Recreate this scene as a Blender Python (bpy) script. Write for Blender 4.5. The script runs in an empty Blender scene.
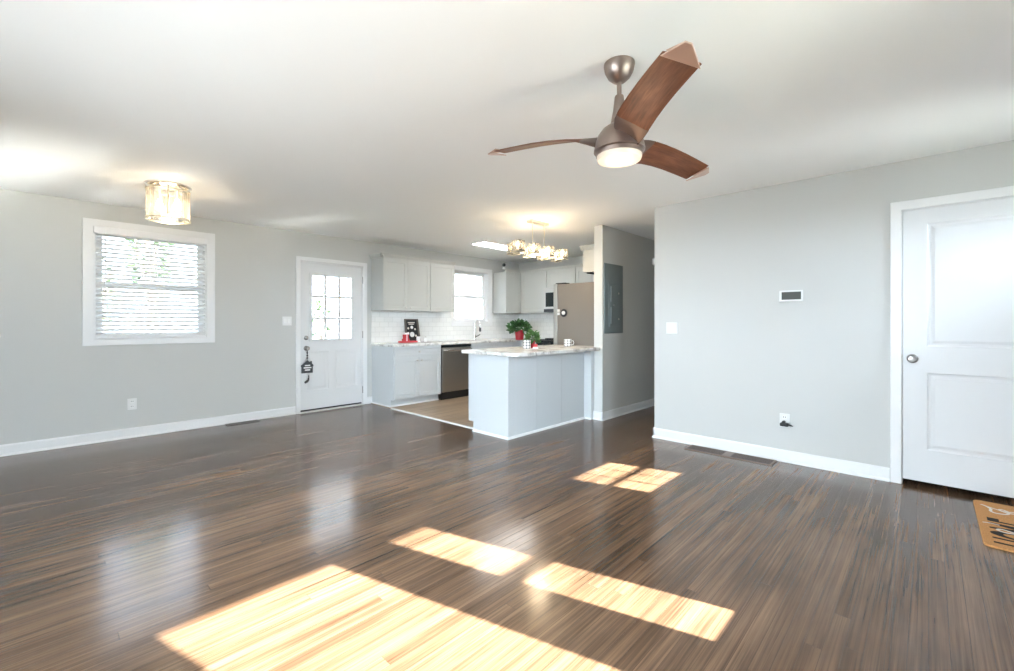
import bpy, bmesh, math, random
from mathutils import Vector, Matrix
random.seed(7)
S = bpy.context.scene
C = S.collection
# ------------------------------------------------------------------ camera
FPX = 443.0
cd = bpy.data.cameras.new('camera')
cam = bpy.data.objects.new('camera', cd); C.objects.link(cam)
cd.sensor_width = 36.0; cd.lens = FPX/1014*36
cd.shift_y = -12.5/1014
cd.clip_start = 0.02; cd.clip_end = 300
cam.location = (0, 0, 1.2)
cam.rotation_euler = (math.radians(90), 0, math.radians(43.6-90))
S.camera = cam
# ------------------------------------------------------------------ world, sun, exposure
SKY = 17.0
SUN = 42.0
EXPOSURE = 1.25
w = bpy.data.worlds.new('sky'); S.world = w; w.use_nodes = True
nt = w.node_tree; nt.nodes.clear()
wo = nt.nodes.new('ShaderNodeOutputWorld'); wb = nt.nodes.new('ShaderNodeBackground')
# clear sky: bright around the sun's side, several times dimmer opposite it
wt = nt.nodes.new('ShaderNodeTexCoord'); wd_ = nt.nodes.new('ShaderNodeVectorMath'); wd_.operation = 'DOT_PRODUCT'
wd_.inputs[1].default_value = (-0.6, -0.8, 0.0); nt.links.new(wt.outputs['Generated'], wd_.inputs[0])
wm = nt.nodes.new('ShaderNodeMapRange'); wm.interpolation_type = 'SMOOTHSTEP'
wm.inputs['From Min'].default_value = -0.55; wm.inputs['From Max'].default_value = 0.6
wm.inputs['To Min'].default_value = 0.145*SKY; wm.inputs['To Max'].default_value = SKY
wc = nt.nodes.new('ShaderNodeMix'); wc.data_type = 'RGBA'
wc.inputs[6].default_value = (0.76, 0.88, 1.08, 1); wc.inputs[7].default_value = (0.79, 0.92, 1.08, 1)
wn = nt.nodes.new('ShaderNodeMapRange'); wn.inputs['From Min'].default_value = -0.6; wn.inputs['From Max'].default_value = 0.6
nt.links.new(wd_.outputs['Value'], wn.inputs['Value']); nt.links.new(wn.outputs[0], wc.inputs[0]); nt.links.new(wc.outputs[2], wb.inputs['Color'])
nt.links.new(wd_.outputs['Value'], wm.inputs['Value']); nt.links.new(wm.outputs[0], wb.inputs['Strength'])
nt.links.new(wb.outputs[0], wo.inputs[0])
sl = bpy.data.lights.new('sun', 'SUN'); sl.energy = SUN; sl.angle = math.radians(0.53); sl.color = (1.0, 0.97, 0.93)
so = bpy.data.objects.new('sun', sl); C.objects.link(so)
so.rotation_euler = Vector((-0.28, 1.0, -0.65)).to_track_quat('-Z', 'Y').to_euler()
so.location = (3, -8, 8)
S.view_settings.view_transform = 'Standard'; S.view_settings.look = 'None'
S.view_settings.exposure = EXPOSURE; S.view_settings.gamma = 1.0
S.view_settings.use_curve_mapping = False
S.cycles.use_denoising = True; S.cycles.use_adaptive_sampling = False
S.cycles.caustics_reflective = True
S.cycles.sample_clamp_indirect = 0
S.cycles.blur_glossy = 0.1
S.cycles.use_guiding = True
S.cycles.guiding_training_samples = 48
S.cycles.max_bounces = 12; S.cycles.diffuse_bounces = 8; S.cycles.transparent_max_bounces = 24

# ------------------------------------------------------------------ materials
def mat(name, col, rough=0.5, metal=0.0, spec=0.5, emit=None, estr=0.0, coat=0.0):
    m = bpy.data.materials.new(name); m.use_nodes = True
    b = m.node_tree.nodes['Principled BSDF']
    b.inputs['Base Color'].default_value = (*col, 1); b.inputs['Roughness'].default_value = rough
    b.inputs['Metallic'].default_value = metal; b.inputs['Specular IOR Level'].default_value = spec
    b.inputs['Coat Weight'].default_value = coat
    if emit:
        b.inputs['Emission Color'].default_value = (*emit, 1); b.inputs['Emission Strength'].default_value = estr
    return m
def nodes(m):
    return m.node_tree, m.node_tree.nodes['Principled BSDF']
def N(t, typ, **kw):
    n = t.nodes.new(typ)
    for k, v in kw.items():
        if k in n.inputs: n.inputs[k].default_value = v
        else: setattr(n, k, v)
    return n
def position(t, scale=(1, 1, 1)):
    g = N(t, 'ShaderNodeNewGeometry'); mp = N(t, 'ShaderNodeMapping'); mp.inputs['Scale'].default_value = scale
    t.links.new(g.outputs['Position'], mp.inputs['Vector']); return mp.outputs[0]
def objco(t, scale=(1, 1, 1)):
    g = N(t, 'ShaderNodeTexCoord'); mp = N(t, 'ShaderNodeMapping'); mp.inputs['Scale'].default_value = scale
    t.links.new(g.outputs['Object'], mp.inputs['Vector']); return mp.outputs[0]
def ramp(t, fac, stops):
    r = N(t, 'ShaderNodeValToRGB'); e = r.color_ramp.elements
    e[0].position, e[0].color = stops[0][0], (*stops[0][1], 1)
    e[1].position, e[1].color = stops[-1][0], (*stops[-1][1], 1)
    for p, c in stops[1:-1]:
        x = e.new(p); x.color = (*c, 1)
    t.links.new(fac, r.inputs[0]); return r.outputs[0]
def bump(t, b, h, strength, dist):
    n = N(t, 'ShaderNodeBump'); n.inputs['Strength'].default_value = strength; n.inputs['Distance'].default_value = dist
    t.links.new(h, n.inputs['Height']); t.links.new(n.outputs[0], b.inputs['Normal'])
def mixc(t, f, a, b_, mode='MIX'):
    m = N(t, 'ShaderNodeMix', data_type='RGBA', blend_type=mode)
    for s, v in ((0, f), (6, a), (7, b_)):
        if hasattr(v, 'links'): t.links.new(v, m.inputs[s])
        else: m.inputs[s].default_value = v if s == 0 else (*v, 1)
    return m.outputs[2]

def painted(name, col, rough=0.55, bs=0.06, sc=90):
    m = mat(name, col, rough); t, b = nodes(m)
    n = N(t, 'ShaderNodeTexNoise', Scale=sc, Detail=3.0); t.links.new(position(t), n.inputs['Vector'])
    bump(t, b, n.outputs[0], bs, 0.004); return m
M = {}
M['wall'] = painted('wall_paint', (0.56, 0.563, 0.546), 0.6)
M['ceiling'] = painted('ceiling_paint', (0.91, 0.92, 0.92), 0.75)
M['trim'] = painted('trim_paint', (0.76, 0.76, 0.76), 0.35, 0.02)
M['basecab_daylit'] = painted('cabinet_paint_daylit', (0.54, 0.562, 0.575), 0.4, 0.02)  # same paint as the wall cabinets, with bluish daylight put into the colour
M['cabinet'] = painted('cabinet_paint', (0.47, 0.475, 0.45), 0.4, 0.02)
M['door'] = painted('door_paint', (0.68, 0.685, 0.69), 0.4, 0.02)

def wood_floor():
    m = mat('dark_oak_strip', (0.1, 0.06, 0.04), 0.26); t, b = nodes(m)
    p = position(t)
    br = N(t, 'ShaderNodeTexBrick', Scale=1.0, **{'Mortar Size': 0.0008, 'Mortar Smooth': 0.3, 'Bias': 0.0, 'Brick Width': 2.3, 'Row Height': 0.057})
    br.offset = 0.0; br.squash = 1.0
    br.inputs['Color1'].default_value = (0, 0, 0, 1); br.inputs['Color2'].default_value = (1, 1, 1, 1); br.inputs['Mortar'].default_value = (0.3, 0.3, 0.3, 1)
    sx = N(t, 'ShaderNodeSeparateXYZ'); t.links.new(p, sx.inputs[0])
    rw = N(t, 'ShaderNodeMath', operation='DIVIDE'); t.links.new(sx.outputs[1], rw.inputs[0]); rw.inputs[1].default_value = 0.057
    fl = N(t, 'ShaderNodeMath', operation='FLOOR'); t.links.new(rw.outputs[0], fl.inputs[0])
    wh = N(t, 'ShaderNodeTexWhiteNoise', noise_dimensions='1D'); t.links.new(fl.outputs[0], wh.inputs['W'])
    sh = N(t, 'ShaderNodeMath', operation='MULTIPLY_ADD'); t.links.new(wh.outputs['Value'], sh.inputs[0]); sh.inputs[1].default_value = 9.0; t.links.new(sx.outputs[0], sh.inputs[2])
    cx_ = N(t, 'ShaderNodeCombineXYZ'); t.links.new(sh.outputs[0], cx_.inputs[0]); t.links.new(sx.outputs[1], cx_.inputs[1])
    t.links.new(cx_.outputs[0], br.inputs['Vector'])
    tone = ramp(t, br.outputs['Color'], [(0.0, (0.098, 0.058, 0.035)), (0.5, (0.122, 0.073, 0.045)), (1.0, (0.148, 0.090, 0.056))])
    # grain, long along the boards; offset per board
    off = N(t, 'ShaderNodeVectorMath', operation='MULTIPLY_ADD')
    t.links.new(br.outputs['Color'], off.inputs[0]); off.inputs[1].default_value = (37.0, 11.0, 5.0); t.links.new(p, off.inputs[2])
    mp = N(t, 'ShaderNodeMapping'); mp.inputs['Scale'].default_value = (1.6, 110.0, 1.0); t.links.new(off.outputs[0], mp.inputs['Vector'])
    gr = N(t, 'ShaderNodeTexNoise', Scale=1.0, Detail=6.0, Roughness=0.62, Distortion=0.5); t.links.new(mp.outputs[0], gr.inputs['Vector'])
    g = ramp(t, gr.outputs[0], [(0.30, (0.52, 0.49, 0.46)), (0.5, (1.0, 1.0, 1.0)), (0.70, (1.50, 1.47, 1.42))])
    c = mixc(t, 1.0, tone, g, 'MULTIPLY')
    mp3 = N(t, 'ShaderNodeMapping'); mp3.inputs['Scale'].default_value = (1.0, 26.0, 1.0); t.links.new(off.outputs[0], mp3.inputs['Vector'])
    st = N(t, 'ShaderNodeTexNoise', Scale=1.0, Detail=5.0, Roughness=0.6); t.links.new(mp3.outputs[0], st.inputs['Vector'])
    c = mixc(t, 1.0, c, ramp(t, st.outputs[0], [(0.30, (0.70, 0.66, 0.62)), (0.52, (1.0, 1.0, 1.0)), (0.72, (1.30, 1.28, 1.26))]), 'MULTIPLY')
    mp2 = N(t, 'ShaderNodeMapping'); mp2.inputs['Scale'].default_value = (0.9, 2.2, 1.0); t.links.new(p, mp2.inputs['Vector'])
    bl = N(t, 'ShaderNodeTexNoise', Scale=1.3, Detail=4.0); t.links.new(mp2.outputs[0], bl.inputs['Vector'])
    patch = ramp(t, bl.outputs[0], [(0.32, (0.62, 0.60, 0.58)), (0.66, (1.3, 1.28, 1.24))])
    c = mixc(t, 1.0, c, patch, 'MULTIPLY')
    c = mixc(t, br.outputs['Fac'], c, (0.055, 0.032, 0.019))
    t.links.new(c, b.inputs['Base Color'])
    rr = N(t, 'ShaderNodeMapRange'); rr.inputs['To Min'].default_value = 0.12; rr.inputs['To Max'].default_value = 0.22
    t.links.new(gr.outputs[0], rr.inputs[0]); t.links.new(rr.outputs[0], b.inputs['Roughness'])
    inv = N(t, 'ShaderNodeMath', operation='SUBTRACT'); inv.inputs[0].default_value = 1.0; t.links.new(br.outputs['Fac'], inv.inputs[1])
    ad = N(t, 'ShaderNodeMath', operation='MULTIPLY_ADD'); t.links.new(gr.outputs[0], ad.inputs[0]); ad.inputs[1].default_value = 0.25; t.links.new(inv.outputs[0], ad.inputs[2])
    bump(t, b, ad.outputs[0], 0.22, 0.002)
    return m
M['floor'] = wood_floor()
def plank_floor():
    m = mat('tan_plank', (0.4, 0.28, 0.18), 0.35); t, b = nodes(m); p = position(t)
    br = N(t, 'ShaderNodeTexBrick', Scale=1.0, **{'Mortar Size': 0.002, 'Brick Width': 1.2, 'Row Height': 0.15})
    br.inputs['Color1'].default_value = (0.33, 0.24, 0.16, 1); br.inputs['Color2'].default_value = (0.44, 0.33, 0.235, 1); br.inputs['Mortar'].default_value = (0.16, 0.11, 0.07, 1)
    t.links.new(p, br.inputs['Vector'])
    mp = N(t, 'ShaderNodeMapping'); mp.inputs['Scale'].default_value = (2.0, 40.0, 1.0); t.links.new(p, mp.inputs['Vector'])
    gr = N(t, 'ShaderNodeTexNoise', Scale=1.0, Detail=5.0); t.links.new(mp.outputs[0], gr.inputs['Vector'])
    g = ramp(t, gr.outputs[0], [(0.3, (0.75, 0.74, 0.72)), (0.7, (1.15, 1.15, 1.12))])
    t.links.new(mixc(t, 1.0, br.outputs['Color'], g, 'MULTIPLY'), b.inputs['Base Color']); return m
M['plank'] = plank_floor()
def tile():
    m = mat('white_subway_tile', (0.8, 0.8, 0.78), 0.22); t, b = nodes(m)
    g = N(t, 'ShaderNodeNewGeometry'); sp = N(t, 'ShaderNodeSeparateXYZ'); t.links.new(g.outputs['Position'], sp.inputs[0])
    ad = N(t, 'ShaderNodeMath', operation='ADD'); t.links.new(sp.outputs[0], ad.inputs[0]); t.links.new(sp.outputs[1], ad.inputs[1])
    cb = N(t, 'ShaderNodeCombineXYZ'); t.links.new(ad.outputs[0], cb.inputs[0]); t.links.new(sp.outputs[2], cb.inputs[1])
    br = N(t, 'ShaderNodeTexBrick', Scale=1.0, **{'Mortar Size': 0.0022, 'Brick Width': 0.152, 'Row Height': 0.076})
    br.inputs['Color1'].default_value = (0.80, 0.80, 0.78, 1); br.inputs['Color2'].default_value = (0.76, 0.76, 0.74, 1); br.inputs['Mortar'].default_value = (0.62, 0.62, 0.60, 1)
    t.links.new(cb.outputs[0], br.inputs['Vector']); t.links.new(br.outputs['Color'], b.inputs['Base Color'])
    inv = N(t, 'ShaderNodeMath', operation='SUBTRACT'); inv.inputs[0].default_value = 1.0; t.links.new(br.outputs['Fac'], inv.inputs[1])
    bump(t, b, inv.outputs[0], 0.3, 0.002); return m
M['tile'] = tile()
def stone():
    m = mat('pale_stone', (0.6, 0.58, 0.55), 0.25); t, b = nodes(m)
    n = N(t, 'ShaderNodeTexNoise', Scale=5.0, Detail=8.0, Roughness=0.65, Distortion=1.4); t.links.new(position(t), n.inputs['Vector'])
    c = ramp(t, n.outputs[0], [(0.30, (0.26, 0.25, 0.24)), (0.43, (0.55, 0.53, 0.50)), (0.52, (0.74, 0.73, 0.70)), (0.70, (0.80, 0.79, 0.77))])
    t.links.new(c, b.inputs['Base Color']); return m
M['stone'] = stone()
def brushed(name, col, rough, sc):
    m = mat(name, col, rough, 1.0); t, b = nodes(m)
    n = N(t, 'ShaderNodeTexNoise', Scale=1.0, Detail=3.0); t.links.new(objco(t, sc), n.inputs['Vector'])
    rr = N(t, 'ShaderNodeMapRange'); rr.inputs['To Min'].default_value = rough-0.07; rr.inputs['To Max'].default_value = rough+0.08
    t.links.new(n.outputs[0], rr.inputs[0]); t.links.new(rr.outputs[0], b.inputs['Roughness']); return m
M['steel'] = brushed('stainless_steel', (0.52, 0.50, 0.475), 0.33, (6, 6, 300))
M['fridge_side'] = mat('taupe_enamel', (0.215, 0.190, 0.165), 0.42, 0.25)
M['fridge_edge'] = mat('fridge_door_grey', (0.36, 0.355, 0.335), 0.42, 0.35)
M['chrome'] = mat('chrome', (0.75, 0.74, 0.72), 0.12, 1.0)
M['nickel'] = mat('satin_nickel', (0.55, 0.53, 0.50), 0.3, 1.0)
M['darknickel'] = mat('aged_nickel', (0.33, 0.315, 0.30), 0.35, 1.0)
M['bronze'] = brushed('brushed_bronze', (0.34, 0.27, 0.24), 0.36, (200, 200, 8))
M['darkbronze'] = mat('dark_bronze', (0.15, 0.10, 0.08), 0.42, 0.7)
M['rosegold'] = mat('copper_cap', (0.66, 0.48, 0.40), 0.42, 0.8)
M['champagne'] = mat('champagne_metal', (0.86, 0.79, 0.66), 0.3, 1.0)
def uvco(t, scale):
    g = N(t, 'ShaderNodeTexCoord'); mp = N(t, 'ShaderNodeMapping'); mp.inputs['Scale'].default_value = scale
    t.links.new(g.outputs['UV'], mp.inputs['Vector']); return mp.outputs[0]
def walnut():
    m = mat('walnut_blade', (0.2, 0.08, 0.04), 0.5, spec=0.2); t, b = nodes(m)
    n = N(t, 'ShaderNodeTexNoise', Scale=1.0, Detail=6.0, Distortion=0.8); t.links.new(uvco(t, (4, 20, 1)), n.inputs['Vector'])
    wv = N(t, 'ShaderNodeTexNoise', Scale=1.0, Detail=5.0); t.links.new(uvco(t, (10, 160, 1)), wv.inputs['Vector'])
    c = ramp(t, n.outputs[0], [(0.3, (0.115, 0.042, 0.021)), (0.5, (0.165, 0.062, 0.031)), (0.7, (0.22, 0.088, 0.043))])
    g = ramp(t, wv.outputs[0], [(0.3, (0.78, 0.76, 0.75)), (0.7, (1.2, 1.18, 1.15))])
    t.links.new(mixc(t, 1.0, c, g, 'MULTIPLY'), b.inputs['Base Color']); return m
M['walnut'] = walnut()
def clear(name, tint=(0.96, 0.98, 0.97), rough=0.02, boost=0.0, diff=0.0):
    m = bpy.data.materials.new(name); m.use_nodes = True; t = m.node_tree; t.nodes.clear()
    o = N(t, 'ShaderNodeOutputMaterial'); mx = N(t, 'ShaderNodeMixShader'); tr = N(t, 'ShaderNodeBsdfTransparent'); gl = N(t, 'ShaderNodeBsdfGlossy')
    tr.inputs['Color'].default_value = (*tint, 1); gl.inputs['Roughness'].default_value = rough
    fr = N(t, 'ShaderNodeFresnel'); fr.inputs['IOR'].default_value = 1.45
    ad = N(t, 'ShaderNodeMath', operation='ADD', use_clamp=True); ad.inputs[1].default_value = boost
    t.links.new(fr.outputs[0], ad.inputs[0]); t.links.new(ad.outputs[0], mx.inputs[0]); t.links.new(tr.outputs[0], mx.inputs[1]); t.links.new(gl.outputs[0], mx.inputs[2])
    last = mx.outputs[0]
    if diff:
        m2 = N(t, 'ShaderNodeMixShader'); m2.inputs[0].default_value = diff
        df = N(t, 'ShaderNodeBsdfTranslucent'); df.inputs['Color'].default_value = (0.95, 0.93, 0.9, 1)
        t.links.new(last, m2.inputs[1]); t.links.new(df.outputs[0], m2.inputs[2]); last = m2.outputs[0]
    t.links.new(last, o.inputs[0]); return m
M['glass'] = clear('window_glass')
M['crystal'] = clear('lamp_crystal', (1.0, 1.0, 0.99), 0.05, 0.03, 0.07)
M['bulb'] = mat('warm_bulb', (1, 0.9, 0.75), 0.4, emit=(1.0, 0.76, 0.46), estr=14)
M['lens'] = mat('fan_lens', (0.45, 0.40, 0.34), 0.4, emit=(1.0, 0.78, 0.55), estr=0.16)
M['led'] = mat('white_diffuser', (0.95, 0.95, 0.95), 0.5, emit=(1.0, 0.98, 0.95), estr=8)
M['black'] = mat('black_plastic', (0.012, 0.012, 0.013), 0.4)
M['blackglass'] = mat('black_glass', (0.015, 0.02, 0.022), 0.08)
M['dark'] = mat('dark_gap', (0.02, 0.02, 0.02), 0.8)
M['white'] = mat('white_plastic', (0.80, 0.80, 0.79), 0.35)
M['plate'] = mat('plate_plastic', (0.74, 0.74, 0.73), 0.3)
M['screen'] = mat('grey_screen', (0.085, 0.088, 0.080), 0.55, spec=0.25)
M['slat'] = mat('blind_slat', (0.80, 0.80, 0.81), 0.45)
M['panelgrey'] = mat('panel_grey', (0.20, 0.235, 0.24), 0.45, 0.2)
M['slate'] = mat('slate_black', (0.045, 0.05, 0.056), 0.6)
M['panelgrey2'] = mat('panel_latch_grey', (0.32, 0.36, 0.38), 0.35, 0.4)
M['ventbrown'] = mat('register_brown', (0.075, 0.048, 0.036), 0.45, 0.2)
M['ventgrey'] = mat('register_grey', (0.10, 0.095, 0.09), 0.4, 0.5)
def coir():
    m = mat('coir', (0.45, 0.24, 0.09), 0.95); t, b = nodes(m)
    n = N(t, 'ShaderNodeTexNoise', Scale=220.0, Detail=4.0); t.links.new(position(t), n.inputs['Vector'])
    c = ramp(t, n.outputs[0], [(0.3, (0.46, 0.205, 0.065)), (0.7, (0.74, 0.39, 0.15))])
    t.links.new(c, b.inputs['Base Color']); bump(t, b, n.outputs[0], 0.6, 0.006); return m
M['coir'] = coir()
M['ink'] = mat('black_ink', (0.02, 0.015, 0.012), 0.9)
M['whiteink'] = mat('white_ink', (0.80, 0.74, 0.66), 0.9)
M['red'] = mat('red_glaze', (0.40, 0.012, 0.025), 0.35)
M['redsoft'] = mat('red_felt', (0.55, 0.05, 0.06), 0.8)
def leafmat(name, a, b2):
    m = mat(name, a, 0.5); t, b = nodes(m)
    n = N(t, 'ShaderNodeTexNoise', Scale=9.0); t.links.new(position(t), n.inputs['Vector'])
    t.links.new(ramp(t, n.outputs[0], [(0.35, a), (0.65, b2)]), b.inputs['Base Color']); return m
M['leaf'] = leafmat('houseplant_leaf', (0.02, 0.07, 0.02), (0.06, 0.16, 0.045))
M['leaf2'] = leafmat('bright_leaf', (0.03, 0.095, 0.018), (0.07, 0.165, 0.038))
M['treeleaf'] = leafmat('tree_leaf', (0.032, 0.058, 0.02), (0.055, 0.085, 0.035))
M['bark'] = mat('bark', (0.14, 0.11, 0.085), 0.9)
M['soil'] = mat('soil', (0.03, 0.02, 0.012), 1.0)
def checks():
    m = mat('plaid_glaze', (0.8, 0.8, 0.8), 0.3); t, b = nodes(m)
    tc = N(t, 'ShaderNodeTexCoord'); sp = N(t, 'ShaderNodeSeparateXYZ'); t.links.new(tc.outputs['Object'], sp.inputs[0])
    at = N(t, 'ShaderNodeMath', operation='ARCTAN2'); t.links.new(sp.outputs[1], at.inputs[0]); t.links.new(sp.outputs[0], at.inputs[1])
    outs = []
    for src, k in ((at.outputs[0], 7/math.pi/2*1.0), (sp.outputs[2], 1/0.032)):
        mu = N(t, 'ShaderNodeMath', operation='MULTIPLY'); mu.inputs[1].default_value = k; t.links.new(src, mu.inputs[0])
        fr = N(t, 'ShaderNodeMath', operation='FRACT'); t.links.new(mu.outputs[0], fr.inputs[0])
        lt = N(t, 'ShaderNodeMath', operation='LESS_THAN'); lt.inputs[1].default_value = 0.32; t.links.new(fr.outputs[0], lt.inputs[0]); outs.append(lt.outputs[0])
    su = N(t, 'ShaderNodeMath', operation='ADD'); t.links.new(outs[0], su.inputs[0]); t.links.new(outs[1], su.inputs[1])
    ml = N(t, 'ShaderNodeMath', operation='MULTIPLY'); ml.inputs[1].default_value = 0.5; t.links.new(su.outputs[0], ml.inputs[0])
    t.links.new(ramp(t, ml.outputs[0], [(0.0, (0.82, 0.81, 0.79)), (0.5, (0.42, 0.40, 0.39)), (1.0, (0.03, 0.03, 0.03))]), b.inputs['Base Color']); return m
M['plaid'] = checks()
M['boardframe'] = mat('weathered_frame', (0.14, 0.12, 0.105), 0.7)
M['siding'] = mat('blue_grey_siding', (0.125, 0.14, 0.17), 0.6)
M['grass'] = leafmat('lawn', (0.055, 0.075, 0.03), (0.075, 0.10, 0.045))
M['bounce_ground'] = painted('pale_bounce_concrete', (0.27, 0.275, 0.275), 0.9, 0.05, 4)  # kept pale so the unseen ground bounces daylight indoors
M['shingle'] = mat('roof_shingle', (0.2, 0.19, 0.18), 0.9)

# ------------------------------------------------------------------ mesh helpers
def link(name, bm, m, parent=None, smooth=False, origin=None, bevel=0.0, seg=2):
    """one mesh object from a bmesh given in world coordinates"""
    bmesh.ops.recalc_face_normals(bm, faces=bm.faces)
    me = bpy.data.meshes.new(name)
    o = bpy.data.objects.new(name, me); C.objects.link(o)
    if parent is not None:
        off = Vector(parent['_o']); o.parent = parent; o['_o'] = tuple(off)
    else:
        if origin is None:
            xs = [v.co for v in bm.verts]
            lo = [min(v[i] for v in xs) for i in range(3)]; hi = [max(v[i] for v in xs) for i in range(3)]
            origin = ((lo[0]+hi[0])/2, (lo[1]+hi[1])/2, lo[2])
        off = Vector(origin); o.location = off; o['_o'] = tuple(off)
    bmesh.ops.translate(bm, verts=bm.verts, vec=-off)
    if smooth:
        for f in bm.faces: f.smooth = True
    bm.to_mesh(me); bm.free(); me.materials.append(M[m] if isinstance(m, str) else m)
    if smooth:
        try: me.set_sharp_from_angle(angle=math.radians(40))
        except Exception: pass
    if bevel:
        b = o.modifiers.new('soft_edge', 'BEVEL'); b.width = bevel; b.segments = seg; b.limit_method = 'ANGLE'; b.angle_limit = math.radians(40)
    return o
def tag(o, label, cat, group=None, kind=None):
    if label: o['label'] = label
    if cat: o['category'] = cat
    if group: o['group'] = group
    if kind: o['kind'] = kind
    return o
def thing(name, loc, label, cat, group=None, kind=None):
    o = bpy.data.objects.new(name, None); C.objects.link(o); o.location = loc; o['_o'] = tuple(loc)
    o.empty_display_size = 0.1
    return tag(o, label, cat, group, kind)
# planes: ('Y', pos, s): u runs along X, depth d goes to pos + s*d ; ('X', pos, s): u runs along Y
def P(pl, u, z, d=0.0):
    a, pos, s = pl
    return Vector((u, pos+s*d, z)) if a == 'Y' else Vector((pos+s*d, u, z))
def box(bm, lo, hi):
    c = [bm.verts.new((x, y, z)) for x in (lo[0], hi[0]) for y in (lo[1], hi[1]) for z in (lo[2], hi[2])]
    for f in ((0, 1, 3, 2), (4, 6, 7, 5), (0, 4, 5, 1), (2, 3, 7, 6), (0, 2, 6, 4), (1, 5, 7, 3)): bm.faces.new([c[i] for i in f])
    return bm
def pbox(bm, pl, u0, u1, z0, z1, d0, d1):
    a = P(pl, u0, z0, d0); b = P(pl, u1, z1, d1)
    return box(bm, [min(a[i], b[i]) for i in range(3)], [max(a[i], b[i]) for i in range(3)])
def BM(): return bmesh.new()
def sheet(bm, pl, u0, u1, z0, z1, d0, d1, holes=()):
    """solid slab between depths d0 and d1 with rectangular holes (u0,u1,z0,z1)"""
    us = sorted({u0, u1, *[h[0] for h in holes], *[h[1] for h in holes]}); us = [u for u in us if u0 <= u <= u1]
    zs = sorted({z0, z1, *[h[2] for h in holes], *[h[3] for h in holes]}); zs = [z for z in zs if z0 <= z <= z1]
    vd = {}
    def v(i, j, k):
        if (i, j, k) not in vd: vd[i, j, k] = bm.verts.new(P(pl, us[i], zs[j], (d0, d1)[k]))
        return vd[i, j, k]
    def solid(i, j):
        if i < 0 or j < 0 or i >= len(us)-1 or j >= len(zs)-1: return False
        uc, zc = (us[i]+us[i+1])/2, (zs[j]+zs[j+1])/2
        return not any(h[0] < uc < h[1] and h[2] < zc < h[3] for h in holes)
    for i in range(len(us)-1):
        for j in range(len(zs)-1):
            if not solid(i, j): continue
            for k in (0, 1): bm.faces.new([v(i, j, k), v(i+1, j, k), v(i+1, j+1, k), v(i, j+1, k)])
            for (di, dj, a, b) in ((-1, 0, (i, j), (i, j+1)), (1, 0, (i+1, j), (i+1, j+1)), (0, -1, (i, j), (i+1, j)), (0, 1, (i, j+1), (i+1, j+1))):
                if not solid(i+di, j+dj): bm.faces.new([v(*a, 0), v(*b, 0), v(*b, 1), v(*a, 1)])
    return bm
def nested(bm, pl, rings, back):
    """closed relief panel: rings = [(u0,u1,z0,z1,d)...] from outside in; back = depth of the back face"""
    loops = []
    u0, u1, z0, z1, d = rings[0]
    for (a, b, c, e, dd) in [(u0, u1, z0, z1, back)] + list(rings):
        loops.append([bm.verts.new(P(pl, uu, zz, dd)) for uu, zz in ((a, c), (b, c), (b, e), (a, e))])
    bm.faces.new(loops[0])
    for A, B in zip(loops, loops[1:]):
        for i in range(4): bm.faces.new([A[i], A[(i+1) % 4], B[(i+1) % 4], B[i]])
    bm.faces.new(loops[-1]); return bm
def lathe(bm, prof, c, axis='Z', seg=32, sgn=1):
    """profile [(radius, height)] turned about an axis through c"""
    rings = []
    for r, h in prof:
        ring = []
        for i in range(seg):
            a = 2*math.pi*i/seg; x, y = r*math.cos(a), r*math.sin(a)
            p = {'Z': (x, y, h*sgn), 'X': (h*sgn, x, y), 'Y': (x, h*sgn, y)}[axis]
            ring.append(bm.verts.new(Vector(c)+Vector(p)))
        rings.append(ring)
    for A, B in zip(rings, rings[1:]):
        for i in range(seg): bm.faces.new([A[i], A[(i+1) % seg], B[(i+1) % seg], B[i]])
    bm.faces.new(rings[0]); bm.faces.new(rings[-1]); return bm
def tube(bm, pts, r, seg=10):
    pts = [Vector(p) for p in pts]; rings = []
    rs = r if isinstance(r, (list, tuple)) else [r]*len(pts)
    up = None
    for i, p in enumerate(pts):
        t = (pts[min(i+1, len(pts)-1)]-pts[max(i-1, 0)]).normalized()
        if up is None: up = Vector((0, 0, 1)) if abs(t.z) < 0.9 else Vector((1, 0, 0))
        x = t.cross(up).normalized(); y = x.cross(t).normalized(); up = y
        rings.append([bm.verts.new(p+rs[i]*(math.cos(2*math.pi*k/seg)*x+math.sin(2*math.pi*k/seg)*y)) for k in range(seg)])
    for A, B in zip(rings, rings[1:]):
        for i in range(seg): bm.faces.new([A[i], A[(i+1) % seg], B[(i+1) % seg], B[i]])
    bm.faces.new(rings[0]); bm.faces.new(rings[-1]); return bm
def ball(bm, c, r, sc=(1, 1, 1), u=16, v=10):
    bmesh.ops.create_uvsphere(bm, u_segments=u, v_segments=v, radius=r, matrix=Matrix.Translation(c) @ Matrix.Diagonal((*sc, 1))); return bm
def prism(bm, poly, vec):
    """extrude a closed polygon (list of 3d points) along vec"""
    vec = Vector(vec); A = [bm.verts.new(p) for p in poly]; B = [bm.verts.new(Vector(p)+vec) for p in poly]
    bm.faces.new(A); bm.faces.new(B)
    for i in range(len(A)): bm.faces.new([A[i], A[(i+1) % len(A)], B[(i+1) % len(A)], B[i]])
    return bm
def bx(name, lo, hi, m, parent=None, bevel=0.0): return link(name, box(BM(), lo, hi), m, parent, bevel=bevel)
def pb(name, pl, u0, u1, z0, z1, d0, d1, m, parent=None, bevel=0.0): return link(name, pbox(BM(), pl, u0, u1, z0, z1, d0, d1), m, parent, bevel=bevel)
def struct(o, label=None, cat=None): return tag(o, label, cat, kind='structure')
def glow(name, parent, loc, power, col, r=0.03):
    l = bpy.data.lights.new(name, 'POINT'); l.energy = power; l.color = col; l.shadow_soft_size = r
    o = bpy.data.objects.new(name, l); C.objects.link(o); o.parent = parent; o.location = Vector(loc)-Vector(parent['_o']); return o

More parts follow.
